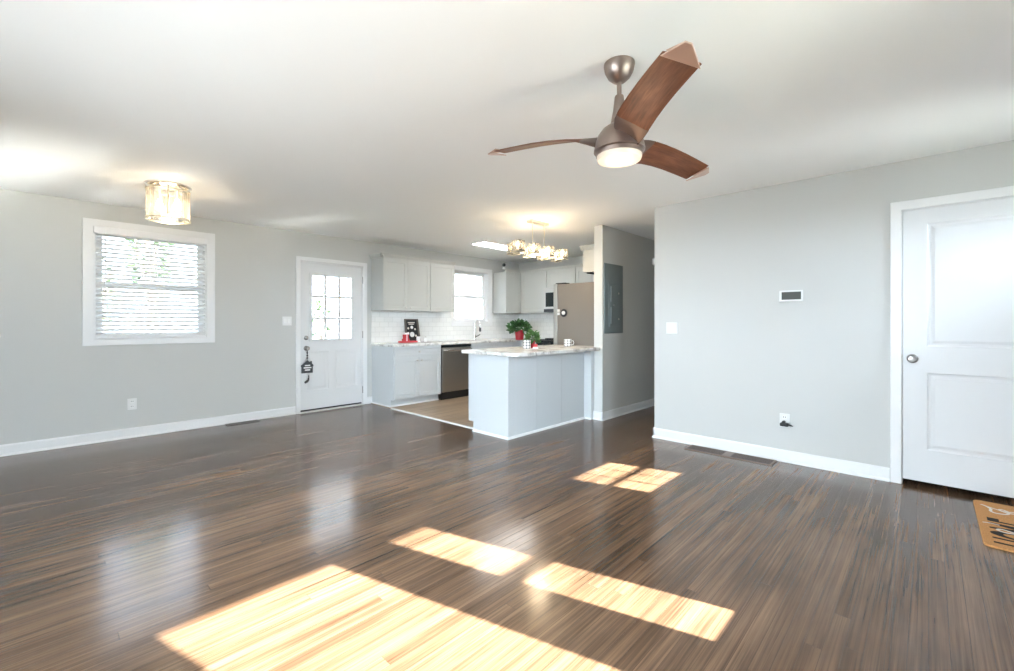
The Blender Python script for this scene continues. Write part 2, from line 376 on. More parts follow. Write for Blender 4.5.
# ------------------------------------------------------------------ the room
XR, YB, H = 4.434, 6.05, 2.41
XL, YF, XK, YH = -1.3, -1.0, 6.70, 2.91
BACK = ('Y', YB, -1); RIGHT = ('X', XR, -1); KIT = ('X', XK, -1); HALL = ('Y', YH, -1); FRONT = ('Y', YF, 1); LEFT = ('X', XL, 1)
struct(bx('floor', (XL-0.12, YF-0.15, -0.10), (8.3, YB+0.15, 0.0), 'floor'))
struct(bx('kitchen_floor', (3.385, 3.1335, 0.0005), (XK, YB, 0.006), 'plank'))
struct(bx('ceiling', (XL-0.12, YF-0.15, H), (8.3, YB+0.15, H+0.12), 'ceiling'))
# openings in the back wall: window, door, kitchen window
W1 = (0.36, 1.312, 1.035, 2.165); D1 = (2.36, 3.262, -0.02, 2.03); W2 = (5.005, 5.845, 1.22, 2.14)
struct(link('wall_back', sheet(BM(), BACK, XL-0.12, XK+0.1, 0, H, 0, -0.14, [W1, (D1[0], D1[1], 0, D1[3]), W2]), 'wall'))
D2 = (-0.665, 0.150, 0.0, 2.045)
struct(link('wall_right', sheet(BM(), RIGHT, YF-0.12, 2.085, 0, H, 0, -0.115, [D2]), 'wall'))
struct(bx('wall_hall', (XR+0.115, 1.97, 0), (8.2, 2.085, H), 'wall'))
struct(bx('wall_partition', (4.76, YH, 0), (8.2, YH+0.12, H), 'wall'))
struct(bx('wall_hall_end', (8.0, 2.085, 0), (8.12, YH, H), 'wall'))
struct(bx('wall_kitchen', (XK, YH+0.12, 0), (XK+0.12, YB, H), 'wall'))
PW = (-1.10, -0.20, 0.92, 2.10)  # extra front opening out of view, added to let in more daylight
FW = [(1.178, 1.873, 1.0), (2.188, 2.434, 1.019)]
hb = 0.055
holes = [(a-hb, b+hb, c-hb, 2.05+0.10) for a, b, c in FW] + [(3.47, 4.38, 0, 2.04), PW]
struct(link('wall_front', sheet(BM(), FRONT, XL-0.12, XR+0.115, 0, H, 0, -0.14, holes), 'wall'))
LW = (0.6, 3.2, 0.85, 2.1)  # left opening out of view, invented to fill the room with daylight
struct(link('wall_left', sheet(BM(), LEFT, YF-0.12, YB+0.12, 0, H, 0, -0.14, [LW]), 'wall'))
# closet box behind the white door; near-black colour stands for the shade inside
def closet_bm():
    return prism(BM(), [Vector((x, y, 0)) for x, y in ((XR+0.116, YF-0.11), (XR+0.9, YF-0.11), (XR+0.9, 1.96), (XR+0.116, 1.96), (XR+0.116, 1.86), (XR+0.8, 1.86), (XR+0.8, YF-0.01), (XR+0.116, YF-0.01))], (0, 0, H))
struct(link('wall_closet', closet_bm(), 'dark'))
# baseboards with shoe moulding
def baseboard(name, pl, u0, u1):
    bm = BM(); prof = [(0, 0), (0.024, 0), (0.024, 0.008), (0.014, 0.022), (0.014, 0.088), (0.009, 0.102), (0, 0.102)]
    prism(bm, [P(pl, u0, z, d) for d, z in prof], P(pl, u1, 0, 0)-P(pl, u0, 0, 0))
    return struct(link(name, bm, 'trim'))
baseboard('baseboard_back', BACK, XL, 2.305)
baseboard('baseboard_door', BACK, 3.328, 3.42)
baseboard('baseboard_right', RIGHT, 0.215, 2.085+0.014)
baseboard('baseboard_end', ('Y', 2.085, 1), XR-0.014, 7.9)
baseboard('baseboard_partition', HALL, 4.76-0.014, 7.9)
baseboard('baseboard_stub', ('X', 4.76, -1), YH-0.014, YH+0.135)
baseboard('baseboard_front', FRONT, XL, 3.40)
baseboard('baseboard_left', LEFT, YF, YB)
# strip between the two floors
struct(prism_o := link('trim_1', prism(BM(), [Vector((3.365, 3.66, 0)), Vector((3.405, 3.66, 0)), Vector((3.400, 3.66, 0.009)), Vector((3.370, 3.66, 0.009))], (0, 5.45-3.66, 0)), 'trim'))

# ------------------------------------------------------------------ windows
def casing(bm, pl, o, i, d=0.018): return sheet(bm, pl, o[0], o[1], o[2], o[3], 0, d, [i])
def window(name, pl, hole, outer, rail, label, sash=0.045):
    cas = link(name, casing(BM(), pl, outer, hole), 'trim', bevel=0.003); struct(cas, label, 'window')
    link('jamb', sheet(BM(), pl, hole[0], hole[1], hole[2], hole[3], 0, -0.13, [(hole[0]+0.012, hole[1]-0.012, hole[2]+0.012, hole[3]-0.012)]), 'trim', cas)
    a, b, c, e = hole[0]+0.013, hole[1]-0.013, hole[2]+0.013, hole[3]-0.013
    if rail:
        for nm, z0, z1, d in (('sash', c, rail+0.02, -0.07), ('sash', rail-0.02, e, -0.10)):
            s = link(nm, sheet(BM(), pl, a, b, z0, z1, d, d-0.028, [(a+sash, b-sash, z0+sash*0.9, z1-sash*0.9)]), 'trim', cas)
            pb('pane', pl, a+sash, b-sash, z0+sash*0.9, z1-sash*0.9, d-0.012, d-0.016, 'glass', s)
    else:
        pb('pane', pl, a, b, c, e, -0.07, -0.074, 'glass', cas)
    return cas
window('window_1', BACK, W1, (0.275, 1.395, 0.973, 2.240), 1.60, 'white double-hung window behind the blind on the left wall', 0.055)
window('window_2', BACK, W2, (4.93, 5.925, 1.145, 2.215), 1.68, 'white double-hung window over the kitchen sink', 0.05)
# front windows stand behind the camera; they shape the sun patches
for k, (a, b, c) in enumerate(FW):
    t = 2.044
    hl = [(a, b, c, t)] if k == 0 else [(a, b, 1.594, t), (a, b, c, 1.535)]
    fr = link('window_%d' % (3+k), sheet(BM(), FRONT, a-0.10, b+0.10, c-0.10, t+0.12, 0.001, 0.022, hl), 'trim'); struct(fr)
    pb('pane', FRONT, a, b, c, t, 0.008, 0.011, 'glass', fr)
lw = link('window_5', sheet(BM(), LEFT, LW[0]-0.08, LW[1]+0.08, LW[2]-0.08, LW[3]+0.08, 0, 0.02, [LW]), 'trim'); struct(lw)  # added window, never in view; brings fill daylight from the left
link('sash', sheet(BM(), LEFT, LW[0], LW[1], LW[2], LW[3], -0.05, -0.09, [(LW[0]+0.05+i*(LW[1]-LW[0])/3, LW[0]-0.05+(i+1)*(LW[1]-LW[0])/3, LW[2]+0.05, LW[3]-0.05) for i in range(3)]), 'trim', lw)
pb('pane', LEFT, LW[0]+0.02, LW[1]-0.02, LW[2]+0.02, LW[3]-0.02, -0.068, -0.072, 'glass', lw)

pw = link('window_6', sheet(BM(), FRONT, PW[0]-0.07, PW[1]+0.07, PW[2]-0.08, PW[3]+0.08, 0, 0.02, [PW]), 'trim'); struct(pw)  # added window behind the camera; brings extra daylight onto the back wall
link('sash', sheet(BM(), FRONT, PW[0], PW[1], PW[2], PW[3], -0.05, -0.09, [(PW[0]+0.05+i*(PW[1]-PW[0])/2, PW[0]-0.05+(i+1)*(PW[1]-PW[0])/2, PW[2]+0.05, PW[3]-0.05) for i in range(2)]), 'trim', pw)
pb('pane', FRONT, PW[0]+0.02, PW[1]-0.02, PW[2]+0.02, PW[3]-0.02, -0.068, -0.072, 'glass', pw)

# ------------------------------------------------------------------ doors
def hinge(pl, u, z, parent, m='nickel'):
    bm = BM(); tube(bm, [P(pl, u, z-0.05, 0.010), P(pl, u, z+0.05, 0.010)], 0.008); return link('hinge', bm, m, parent, smooth=True)
def knobset(pl, u, z, parent, name='door_knob', m='nickel', r=0.028, d0=0.0):
    a, pos, s = pl; c = P(pl, u, z, d0)
    prof = [(0.033, 0.0), (0.033, 0.004), (0.026, 0.010), (0.011, 0.014), (0.011, 0.030), (r*0.8, 0.036), (r, 0.047), (r, 0.056), (r*0.75, 0.066), (0.004, 0.069)]
    return link(name, lathe(BM(), prof, c, a, 24, s), m, parent, smooth=True)
# back door, nine-lite
d1 = thing('door_1', (2.81, YB, 0), 'white entry door with nine small window panes', 'door', kind='structure')
link('door_casing', sheet(BM(), BACK, 2.309, 3.328, 0, 2.085, 0, 0.02, [(2.366, 3.262, -1, 2.030)]), 'trim', d1, bevel=0.004)
link('door_jamb', sheet(BM(), BACK, D1[0]+0.001, D1[1]-0.001, 0, D1[3]-0.001, -0.001, -0.135, [(D1[0]+0.010, D1[1]-0.010, -1, D1[3]-0.012)]), 'trim', d1)
G = (2.512, 3.112, 0.965, 1.862)
pan = [(2.445, 2.765, 0.285, 0.81), (2.865, 3.185, 0.285, 0.81)]
SD = -0.012  # slab front depth
slab = link('door_slab', sheet(BM(), BACK, D1[0]+0.012, D1[1]-0.012, 0.030, D1[3]-0.015, SD, SD-0.042, [G]+pan), 'door', d1)
for a, b, c, e in pan:
    i = 0.02
    link('door_panel', nested(BM(), BACK, [(a, b, c, e, SD), (a+i*.6, b-i*.6, c+i*.6, e-i*.6, SD-0.0045), (a+i*1.6, b-i*1.6, c+i*1.6, e-i*1.6, SD-0.0045), (a+i*2.6, b-i*2.6, c+i*2.6, e-i*2.6, SD-0.001)], SD-0.03), 'door', d1)
gu = [(G[0]+i*(G[1]-G[0])/3, G[0]+(i+1)*(G[1]-G[0])/3) for i in range(3)]; gz = [(G[2]+j*(G[3]-G[2])/3, G[2]+(j+1)*(G[3]-G[2])/3) for j in range(3)]
link('muntin_grid', sheet(BM(), BACK, G[0]-0.02, G[1]+0.02, G[2]-0.02, G[3]+0.02, SD+0.008, SD-0.014, [(a+0.015, b-0.015, c+0.015, e-0.015) for a, b in gu for c, e in gz]), 'door', d1, bevel=0.003)
for a, b in gu:
    for c, e in gz: pb('door_pane', BACK, a+0.008, b-0.008, c+0.008, e-0.008, SD-0.02, SD-0.024, 'glass', d1)
knobset(BACK, 2.45, 0.86, d1, m='darknickel', d0=SD)
link('deadbolt', lathe(BM(), [(0.030, 0), (0.030, 0.006), (0.022, 0.014), (0.012, 0.016), (0.012, 0.028), (0.004, 0.03)], P(BACK, 2.45, 1.0, SD), 'Y', 24, -1), 'darknickel', d1, smooth=True)
for z in (0.22, 1.03, 1.83): hinge(BACK, 3.262, z, d1, 'darknickel')
pb('door_sweep', BACK, D1[0]+0.014, D1[1]-0.014, 0.016, 0.034, -0.004, -0.05, 'black', d1)
pb('threshold', BACK, D1[0]-0.02, D1[1]+0.02, 0.0, 0.014, 0.035, -0.12, 'trim', d1, bevel=0.004)
# house-shaped hanger on the back door's knob
hg = thing('door_hanger', (2.45, YB-0.03, 0.40), 'small black house-shaped sign hanging on cord from white back door knob', 'sign')
hp = ('Y', YB+0.012, -1); hd = 0.024
hs_ = lambda u, z: (2.452+(u-2.452)*0.78, 0.700+(z-0.708)*0.80)
bm = BM(); poly = [(2.360, 0.495), (2.545, 0.495), (2.545, 0.612), (2.560, 0.600), (2.548, 0.640), (2.530, 0.650), (2.530, 0.690), (2.506, 0.690), (2.506, 0.670), (2.455, 0.708), (2.345, 0.622), (2.352, 0.605), (2.360, 0.612)]
poly = [hs_(*q) for q in poly]; prism(bm, [P(hp, u, z, hd) for u, z in poly], P(hp, 0, 0, 0.012)-P(hp, 0, 0, 0)); link('house_board', bm, 'slate', hg)
for i, (a, b) in enumerate(((2.41, 2.50), (2.39, 2.52), (2.41, 2.50))): pb('lettering_line', hp, hs_(a, 0)[0], hs_(b, 0)[0], hs_(0, 0.612-i*0.038)[1], hs_(0, 0.632-i*0.038)[1], hd+0.012, hd+0.0135, 'white', hg)
bm = BM(); tube(bm, [P(hp, 2.45, 0.845, hd+0.02), P(hp, 2.452, 0.78, hd+0.008), P(hp, 2.452, 0.69, hd+0.006)], 0.004, 6); link('cord', bm, 'black', hg)
for z in (0.80, 0.765, 0.73): link('bead', ball(BM(), P(hp, 2.452, z, hd+0.009), 0.011, u=10, v=8), 'black', hg, smooth=True)
bm = BM(); tube(bm, [P(hp, 2.472, 0.50, hd+0.006), P(hp, 2.474, 0.465, hd+0.006), P(hp, 2.468, 0.435, hd+0.006), P(hp, 2.452, 0.418, hd+0.006), P(hp, 2.428, 0.405, hd+0.006), P(hp, 2.418, 0.415, hd+0.006)], [0.006, 0.008, 0.013, 0.018, 0.016, 0.006], 8); link('hook_tail', bm, 'slate', hg, smooth=True)
# right-hand closet door, two raised panels
d2 = thing('door_2', (XR, -0.26, 0), 'white two-panel interior door with satin knob at right', 'door', kind='structure')
link('door_casing', sheet(BM(), RIGHT, -0.735, 0.211, 0, 2.106, 0, 0.02, [(-0.662, 0.147, -1, 2.040)]), 'trim', d2, bevel=0.004)
link('door_jamb', sheet(BM(), RIGHT, D2[0]+0.001, D2[1]-0.001, 0, D2[3]-0.001, -0.001, -0.11, [(D2[0]+0.007, D2[1]-0.007, -1, D2[3]-0.008)]), 'trim', d2)
SD = -0.006
pan = [(-0.52, 0.010, 1.03, 1.925), (-0.52, 0.010, 0.275, 0.838)]
link('door_slab', sheet(BM(), RIGHT, D2[0]+0.009, D2[1]-0.009, 0.040, D2[3]-0.010, SD, SD-0.035, pan), 'door', d2)
for a, b, c, e in pan:
    i = 0.014
    link('door_panel', nested(BM(), RIGHT, [(a, b, c, e, SD), (a+i*.7, b-i*.7, c+i*.7, e-i*.7, SD-0.007), (a+i*1.6, b-i*1.6, c+i*1.6, e-i*1.6, SD-0.008), (a+i*3.0, b-i*3.0, c+i*3.0, e-i*3.0, SD-0.001)], SD-0.03), 'door', d2)
knobset(RIGHT, 0.088, 0.937, d2, m='darknickel', d0=SD)
pb('strike_plate', RIGHT, 0.143, 0.148, 0.905, 0.965, 0.0, -0.02, 'nickel', d2)
# front door behind the camera (its lite throws the small sun patch)
d3 = thing('door_3', (3.925, YF, 0), None, None, kind='structure')
FL = (3.652, 4.208); hl = []
zs = [(1.584, 1.752), (1.782, 1.953)]
for i in range(3):
    wd = (FL[1]-FL[0]+0.012)/3
    for z0, z1 in zs: hl.append((FL[0]+i*wd, FL[0]+i*wd+wd-0.012, z0, z1))
link('door_slab', sheet(BM(), FRONT, 3.475, 4.375, 0.012, 2.035, -0.02, -0.06, [(FL[0]-0.05, FL[1]+0.05, 1.55, 2.03-0.01)]), 'door', d3)
link('lite_frame', sheet(BM(), FRONT, FL[0]-0.06, FL[1]+0.06, 1.54, 2.025, 0.0, -0.02, hl), 'door', d3)
pb('pane', FRONT, FL[0], FL[1], 1.62, 1.97, -0.030, -0.033, 'glass', d3)
link('door_casing', sheet(BM(), FRONT, 3.41, 4.433, 0, 2.10, 0, 0.02, [(3.472, 4.378, -1, 2.038)]), 'trim', d3)

# ------------------------------------------------------------------ window blind
bl = thing('window_blind', (0.836, YB-0.03, 1.04), 'white two-inch slatted blind lowered over the left window', 'blind')
BU0, BU1 = 0.366, 1.306
pb('headrail', BACK, BU0-0.012, BU1+0.010, 2.098, 2.168, 0.045, 0.019, 'slat', bl, bevel=0.006)
nsl = 24
for k in range(nsl):
    z = 1.085+k*(2.085-1.085)/(nsl-1); bm = BM(); tl = math.radians(31)
    dx, dz = 0.024*math.cos(tl), 0.024*math.sin(tl)
    prism(bm, [P(BACK, BU0+0.006, z-dz, 0.004+dx), P(BACK, BU0+0.006, z-dz+0.0028, 0.004+dx), P(BACK, BU0+0.006, z+dz+0.0028, 0.004-dx), P(BACK, BU0+0.006, z+dz, 0.004-dx)], P(BACK, BU1-0.006, 0)-P(BACK, BU0+0.006, 0))
    link('slat', bm, 'slat', bl)
pb('bottom_rail', BACK, BU0+0.006, BU1-0.006, 1.040, 1.066, 0.028, -0.018, 'slat', bl, bevel=0.004)
for u in (BU0+0.13, (BU0+BU1)/2, BU1-0.13):
    bm = BM(); tube(bm, [P(BACK, u, 1.06, 0.031), P(BACK, u, 2.10, 0.031)], 0.0018, 6); link('ladder_cord', bm, 'slat', bl)
bm = BM(); tube(bm, [P(BACK, BU0+0.075, 2.10, 0.04), P(BACK, BU0+0.080, 1.45, 0.043)], 0.0045, 8); link('tilt_wand', bm, 'slat', bl)

# ------------------------------------------------------------------ ceiling fan
fx, fy = 1.861, 1.048
fan = thing('ceiling_fan', (fx, fy, H), 'three-blade ceiling fan with walnut blades, bronze motor and round light', 'ceiling fan')
link('canopy', lathe(BM(), [(0.070, H), (0.071, H-0.008), (0.066, H-0.034), (0.052, H-0.062), (0.030, H-0.082), (0.018, H-0.088)], (fx, fy, 0)), 'bronze', fan, smooth=True)
link('downrod', lathe(BM(), [(0.011, H-0.085), (0.011, 2.24)], (fx, fy, 0), seg=20), 'bronze', fan, smooth=True)
link('coupling_cover', lathe(BM(), [(0.018, 2.262), (0.021, 2.257), (0.028, 2.195), (0.041, 2.125), (0.046, 2.10)], (fx, fy, 0)), 'bronze', fan, smooth=True)
link('motor_housing', lathe(BM(), [(0.030, 2.128), (0.052, 2.122), (0.078, 2.103), (0.098, 2.075), (0.110, 2.042), (0.116, 2.012), (0.117, 2.002), (0.100, 1.998), (0.098, 1.985), (0.05, 1.985)], (fx, fy, 0), seg=48), 'bronze', fan, smooth=True)
link('light_ring', lathe(BM(), [(0.100, 1.998), (0.106, 1.998), (0.106, 1.980), (0.100, 1.980)], (fx, fy, 0), seg=48), 'bronze', fan, smooth=True)
link('light_lens', lathe(BM(), [(0.100, 1.996), (0.103, 1.986), (0.103, 1.972), (0.098, 1.960), (0.080, 1.953), (0.04, 1.949), (0.004, 1.948)], (fx, fy, 0), seg=48), 'lens', fan, smooth=True)
def blade(ang, dz):
    ca, sa = math.cos(ang), math.sin(ang)
    R = Vector((ca, sa, 0)); T = Vector((-sa, ca, 0)); Z = Vector((0, 0, 1)); c0 = Vector((fx, fy, 0))
    # stations: radius, z, chord, pitch (leading edge T side lower), thickness
    st = [(0.070, 2.030, 0.120, 40, 0.020), (0.100, 2.036, 0.138, 36, 0.017), (0.14, 2.046, 0.150, 29, 0.013), (0.19, 2.056, 0.156, 22, 0.011), (0.25, 2.063, 0.156, 18, 0.010),
          (0.33, 2.067, 0.153, 16, 0.009), (0.42, 2.067, 0.149, 15, 0.008), (0.52, 2.063, 0.144, 15, 0.007), (0.625, 2.057, 0.138, 15, 0.006)]
    st = [(a, z+dz*(0.5+0.5*(a-0.07)/0.555), c_, p_, t_) for a, z, c_, p_, t_ in st]
    n = 11
    def section(r, z, ch, p, th):
        p = math.radians(p); e = T*math.cos(p)-Z*math.sin(p); nn = T*math.sin(p)+Z*math.cos(p)
        o = c0+R*r+Z*z; up, dn = [], []
        for i in range(n):
            s = -0.5+i/(n-1); cam_ = 0.10*ch*(0.25-s*s)*0.9; t_ = th*0.5*math.sqrt(max(0.0, 1-(2*s)**4))+0.0008
            up.append(o+e*(s*ch)+nn*(cam_+t_)); dn.append(o+e*(s*ch)+nn*(cam_-t_))
        return up+dn[::-1], e, nn, o
    bm = BM(); rings = []
    fine = []
    for A, B in zip(st, st[1:]):
        for k in range(3): fine.append(tuple(a+(b-a)*k/3 for a, b in zip(A, B)))
    fine.append(st[-1])
    for s_ in fine[4:]:
        ring, e, nn, o = section(*s_); rings.append([bm.verts.new(p) for p in ring])
    for A, B in zip(rings, rings[1:]):
        for i in range(len(A)): bm.faces.new([A[i], A[(i+1) % len(A)], B[(i+1) % len(A)], B[i]])
    bm.faces.new(rings[0]); bm.faces.new(rings[-1])
    uvl = bm.loops.layers.uv.new('grain')
    for f in bm.faces:
        for lo_ in f.loops:
            dlt = lo_.vert.co-c0; lo_[uvl].uv = (dlt.dot(R), dlt.dot(T))
    b = link('blade', bm, 'walnut', fan, smooth=True)
    bm = BM(); rings = []
    for s_ in fine[:9]:
        s2 = (s_[0], s_[1], s_[2]*1.02, s_[3], s_[4]+0.006*(1-(s_[0]-0.06)/0.15))
        ring, e, nn, o = section(*s2)
        if s_[0] > 0.15:  # tongue narrows over the wood
            f = (0.24-s_[0])/0.09; ring = [o+(p-o)*max(0.35, f) if False else p for p in ring]
        rings.append([bm.verts.new(p) for p in ring])
    for A, B in zip(rings, rings[1:]):
        for i in range(len(A)): bm.faces.new([A[i], A[(i+1) % len(A)], B[(i+1) % len(A)], B[i]])
    bm.faces.new(rings[0]); bm.faces.new(rings[-1])
    link('blade_arm', bm, 'darkbronze', b, smooth=True)
    # folded copper tip: two triangular leaves meeting at an outer point
    ring, e, nn, o = section(*st[-1]); ch = st[-1][2]*1.04; nn = nn
    apex = o+R*0.072+e*(-0.1*ch)+Z*0.0
    bm = BM()
    a0 = o-e*ch*0.5-R*0.006; a1 = o+e*ch*0.5-R*0.006
    top = [a0+nn*0.016, a1+nn*0.016]; bot = [a0-nn*0.014, a1-nn*0.014]
    tw = 0.004
    top = [o+(p-o)*0.8 for p in top]
    for pts in (top, bot):
        sg = 1 if pts is top else -1
        q = [pts[0], pts[1], apex+e*0.012+nn*sg*0.003, apex-e*0.012+nn*sg*0.003]
        prism(bm, q, nn*(-sg*tw))
    link('blade_tip', bm, 'rosegold', b, bevel=0.002)
for a, dz in ((-132, 0.010), (-12, -0.034), (108, 0.046)): blade(math.radians(a), dz)
glow('fan_lamp_light', fan, (fx, fy, 1.90), 1.5, (1.0, 0.82, 0.6), 0.09)

# ------------------------------------------------------------------ drum ceiling light
dx, dy = 0.769, 4.847
dr = thing('drum_ceiling_light', (dx, dy, H), 'round flush ceiling light with clear glass drum and two warm bulbs', 'ceiling light')
link('ceiling_plate', lathe(BM(), [(0.166, H), (0.166, H-0.010), (0.152, H-0.020), (0.05, H-0.024)], (dx, dy, 0), seg=48), 'chrome', dr, smooth=True)
def ringband(name, c, r0, r1, z0, z1, m, parent):
    bm = BM(); seg = 48; R = []
    for r, z in ((r0, z0), (r1, z0), (r1, z1), (r0, z1)): R.append([bm.verts.new((c[0]+r*math.cos(2*math.pi*i/seg), c[1]+r*math.sin(2*math.pi*i/seg), z)) for i in range(seg)])
    for k in range(4):
        A, B = R[k], R[(k+1) % 4]
        for i in range(seg): bm.faces.new([A[i], A[(i+1) % seg], B[(i+1) % seg], B[i]])
    return link(name, bm, m, parent, smooth=True)
ringband('top_ring', (dx, dy), 0.149, 0.161, 2.352, 2.366, 'champagne', dr)
ringband('bottom_ring', (dx, dy), 0.147, 0.161, 2.100, 2.112, 'champagne', dr)
ng = 20
for i in range(ng):
    a0, a1 = 2*math.pi*(i+0.06)/ng, 2*math.pi*(i+0.94)/ng; bm = BM(); q = []
    for r in (0.152, 0.157):
        q.append([Vector((dx+r*math.cos(a0+(a1-a0)*k/3), dy+r*math.sin(a0+(a1-a0)*k/3), 2.112)) for k in range(4)])
    prism(bm, q[0]+q[1][::-1], (0, 0, 0.239)); link('glass_panel', bm, 'crystal', dr)
for i in range(3):
    a = math.radians(20+120*i); bm = BM()
    tube(bm, [(dx+0.155*math.cos(a), dy+0.155*math.sin(a), 2.101), (dx+0.155*math.cos(a), dy+0.155*math.sin(a), H-0.015)], 0.005, 8); link('stay_rod', bm, 'champagne', dr, smooth=True)
for sx in (-1, 1):
    c = (dx+sx*0.055, dy-sx*0.050, 0)
    link('lamp_holder', lathe(BM(), [(0.018, H-0.02), (0.018, 2.29), (0.014, 2.285)], c, seg=16), 'champagne', dr, smooth=True)
    link('bulb', lathe(BM(), [(0.012, 2.285), (0.016, 2.265), (0.027, 2.235), (0.029, 2.215), (0.022, 2.195), (0.005, 2.187)], c, seg=20), 'bulb', dr, smooth=True)
glow('drum_light', dr, (dx, dy, 2.17), 2.2, (1.0, 0.80, 0.55), 0.06)

# ------------------------------------------------------------------ linear chandelier
cx, cy = 4.09, 3.38
ch = thing('linear_chandelier', (cx, cy, H), 'champagne linear chandelier with clear glass cups hanging over the peninsula', 'chandelier')
bx('ceiling_canopy', (3.93, cy-0.045, H-0.03), (4.245, cy+0.045, H), 'champagne', ch, bevel=0.008)
for u in (3.985, 4.205):
    bm = BM(); tube(bm, [(u, cy, H-0.02), (u, cy, 2.055)], 0.006, 10); link('hanging_rod', bm, 'champagne', ch, smooth=True)
bm = BM(); sheet(bm, ('Z', 0, 1), 0, 1, 0, 1, 0, 1) if False else box(bm, (3.60, cy-0.011, 2.035), (4.60, cy+0.011, 2.057)); link('center_beam', bm, 'champagne', ch, bevel=0.002)
def cup(x, y, arm):
    a = bx('lamp_arm', (x-0.006, min(y, cy), 2.010), (x+0.006, max(y, cy), 2.022), 'champagne', ch)
    link('lamp_socket', lathe(BM(), [(0.016, 1.998), (0.018, 2.003), (0.018, 2.032), (0.013, 2.036)], (x, y, 0), seg=16), 'champagne', a, smooth=True)
    link('bulb', lathe(BM(), [(0.010, 2.034), (0.013, 2.045), (0.021, 2.065), (0.022, 2.078), (0.014, 2.096), (0.003, 2.104)], (x, y, 0), seg=16), 'bulb', a, smooth=True)
    s = 0.052; bm = BM()
    for lo, hi in (((x-s, y-s, 1.988), (x+s, y+s, 1.994)), ((x-s, y-s, 1.994), (x+s, y-s+0.004, 2.115)), ((x-s, y+s-0.004, 1.994), (x+s, y+s, 2.115)), ((x-s, y-s+0.004, 1.994), (x-s+0.004, y+s-0.004, 2.115)), ((x+s-0.004, y-s+0.004, 1.994), (x+s, y+s-0.004, 2.115))):
        box(bm, lo, hi)
    bmesh.ops.remove_doubles(bm, verts=bm.verts, dist=1e-5)
    link('glass_cup', bm, 'crystal', a)
    link('cup_rim', sheet(BM(), ('Y', 0, 1), 0, 1, 0, 1, 0, 1) if False else frame_z(x, y, s+0.003, 1.986, 1.994), 'champagne', a)
def frame_z(x, y, s, z0, z1):
    bm = BM(); i = s-0.007
    for lo, hi in (((x-s, y-s, z0), (x+s, y-i, z1)), ((x-s, y+i, z0), (x+s, y+s, z1)), ((x-s, y-i, z0), (x-i, y+i, z1)), ((x+i, y-i, z0), (x+s, y+i, z1))): box(bm, lo, hi)
    bmesh.ops.remove_doubles(bm, verts=bm.verts, dist=1e-5); return bm
for k in range(4):
    cup(3.645+k*0.27, cy-0.085, 1); cup(3.745+k*0.27, cy+0.085, 1)
glow('chandelier_light', ch, (cx, cy, 1.98), 9, (1.0, 0.78, 0.52), 0.10)

# ------------------------------------------------------------------ flat panel light in the kitchen
lp = thing('ceiling_panel_light', (5.07, 4.845, H), 'long flat white light panel flush on the kitchen ceiling', 'ceiling light')
link('frame', (lambda b: (box(b, (4.46, 4.70, H-0.022), (5.68, 4.99, H)), b)[1])(BM()), 'trim', lp, bevel=0.004)
bx('diffuser', (4.475, 4.715, H-0.030), (5.665, 4.975, H-0.0225), 'led', lp)

# ------------------------------------------------------------------ wall plates and gadgets
def wallplate(name, pl, u, z, wd, hg_, label, cat, group=None):
    a, pos, s = pl; t = thing(name, tuple(P(pl, u, z-hg_/2, 0)), label, cat, group)
    pb('cover_plate', pl, u-wd/2, u+wd/2, z-hg_/2, z+hg_/2, 0, 0.007, 'plate', t, bevel=0.003); return t
t = wallplate('light_switch', BACK, 2.20, 1.226, 0.116, 0.116, 'white double switch plate on the back wall beside the glazed door', 'switch')
for s in (-0.023, 0.023): pb('toggle', BACK, 2.20+s-0.016, 2.20+s+0.016, 1.195, 1.258, 0.007, 0.011, 'white', t)
t = wallplate('light_switch', RIGHT, 1.898, 1.149, 0.116, 0.116, 'white double switch plate near the hall corner of the right wall', 'switch')
for s in (-0.023, 0.023): pb('toggle', RIGHT, 1.898+s-0.016, 1.898+s+0.016, 1.118, 1.181, 0.007, 0.011, 'white', t)
def outlet(pl, u, z, label):
    t = wallplate('wall_outlet', pl, u, z, 0.076, 0.118, label, 'outlet')
    for dz in (0.026, -0.026):
        r = pb('receptacle', pl, u-0.017, u+0.017, z+dz-0.017, z+dz+0.017, 0.007, 0.0095, 'white', t, bevel=0.002)
        for du in (-0.007, 0.007): pb('slot', pl, u+du-0.0018, u+du+0.0018, z+dz-0.003, z+dz+0.009, 0.0095, 0.0105, 'dark', r)
    return t
outlet(BACK, 0.652, 0.351, 'white wall outlet low under the blind-covered window')
outlet(RIGHT, 0.903, 0.358, 'white wall outlet low on right wall, black plug in it')
pa = thing('plug_adapter', tuple(P(RIGHT, 0.895, 0.315, 0.01)), 'black plug adapter stuck in the right wall outlet', 'plug')
bm = BM(); pbox(bm, RIGHT, 0.868, 0.932, 0.312, 0.342, 0.0105, 0.052); link('adapter_body', bm, 'black', pa, bevel=0.008)
bm = BM(); tube(bm, [P(RIGHT, 0.875, 0.328, 0.03), P(RIGHT, 0.852, 0.326, 0.034), P(RIGHT, 0.835, 0.322, 0.036)], [0.009, 0.007, 0.004], 8); link('cable_stub', bm, 'black', pa, smooth=True)
bm = BM(); lathe(bm, [(0.011, 0.0), (0.013, 0.004), (0.013, 0.03), (0.008, 0.035)], P(RIGHT, 0.905, 0.347, 0.0105), 'X', 16, -1); link('prong_cap', bm, 'black', pa, smooth=True)
th = thing('thermostat', tuple(P(RIGHT, 0.854, 1.386, 0)), 'white wall thermostat with wide grey screen on right wall', 'thermostat')
pb('case', RIGHT, 0.768, 0.941, 1.386, 1.479, 0, 0.022, 'plate', th, bevel=0.006)
pb('screen', RIGHT, 0.780, 0.922, 1.400, 1.466, 0.022, 0.0235, 'screen', th)
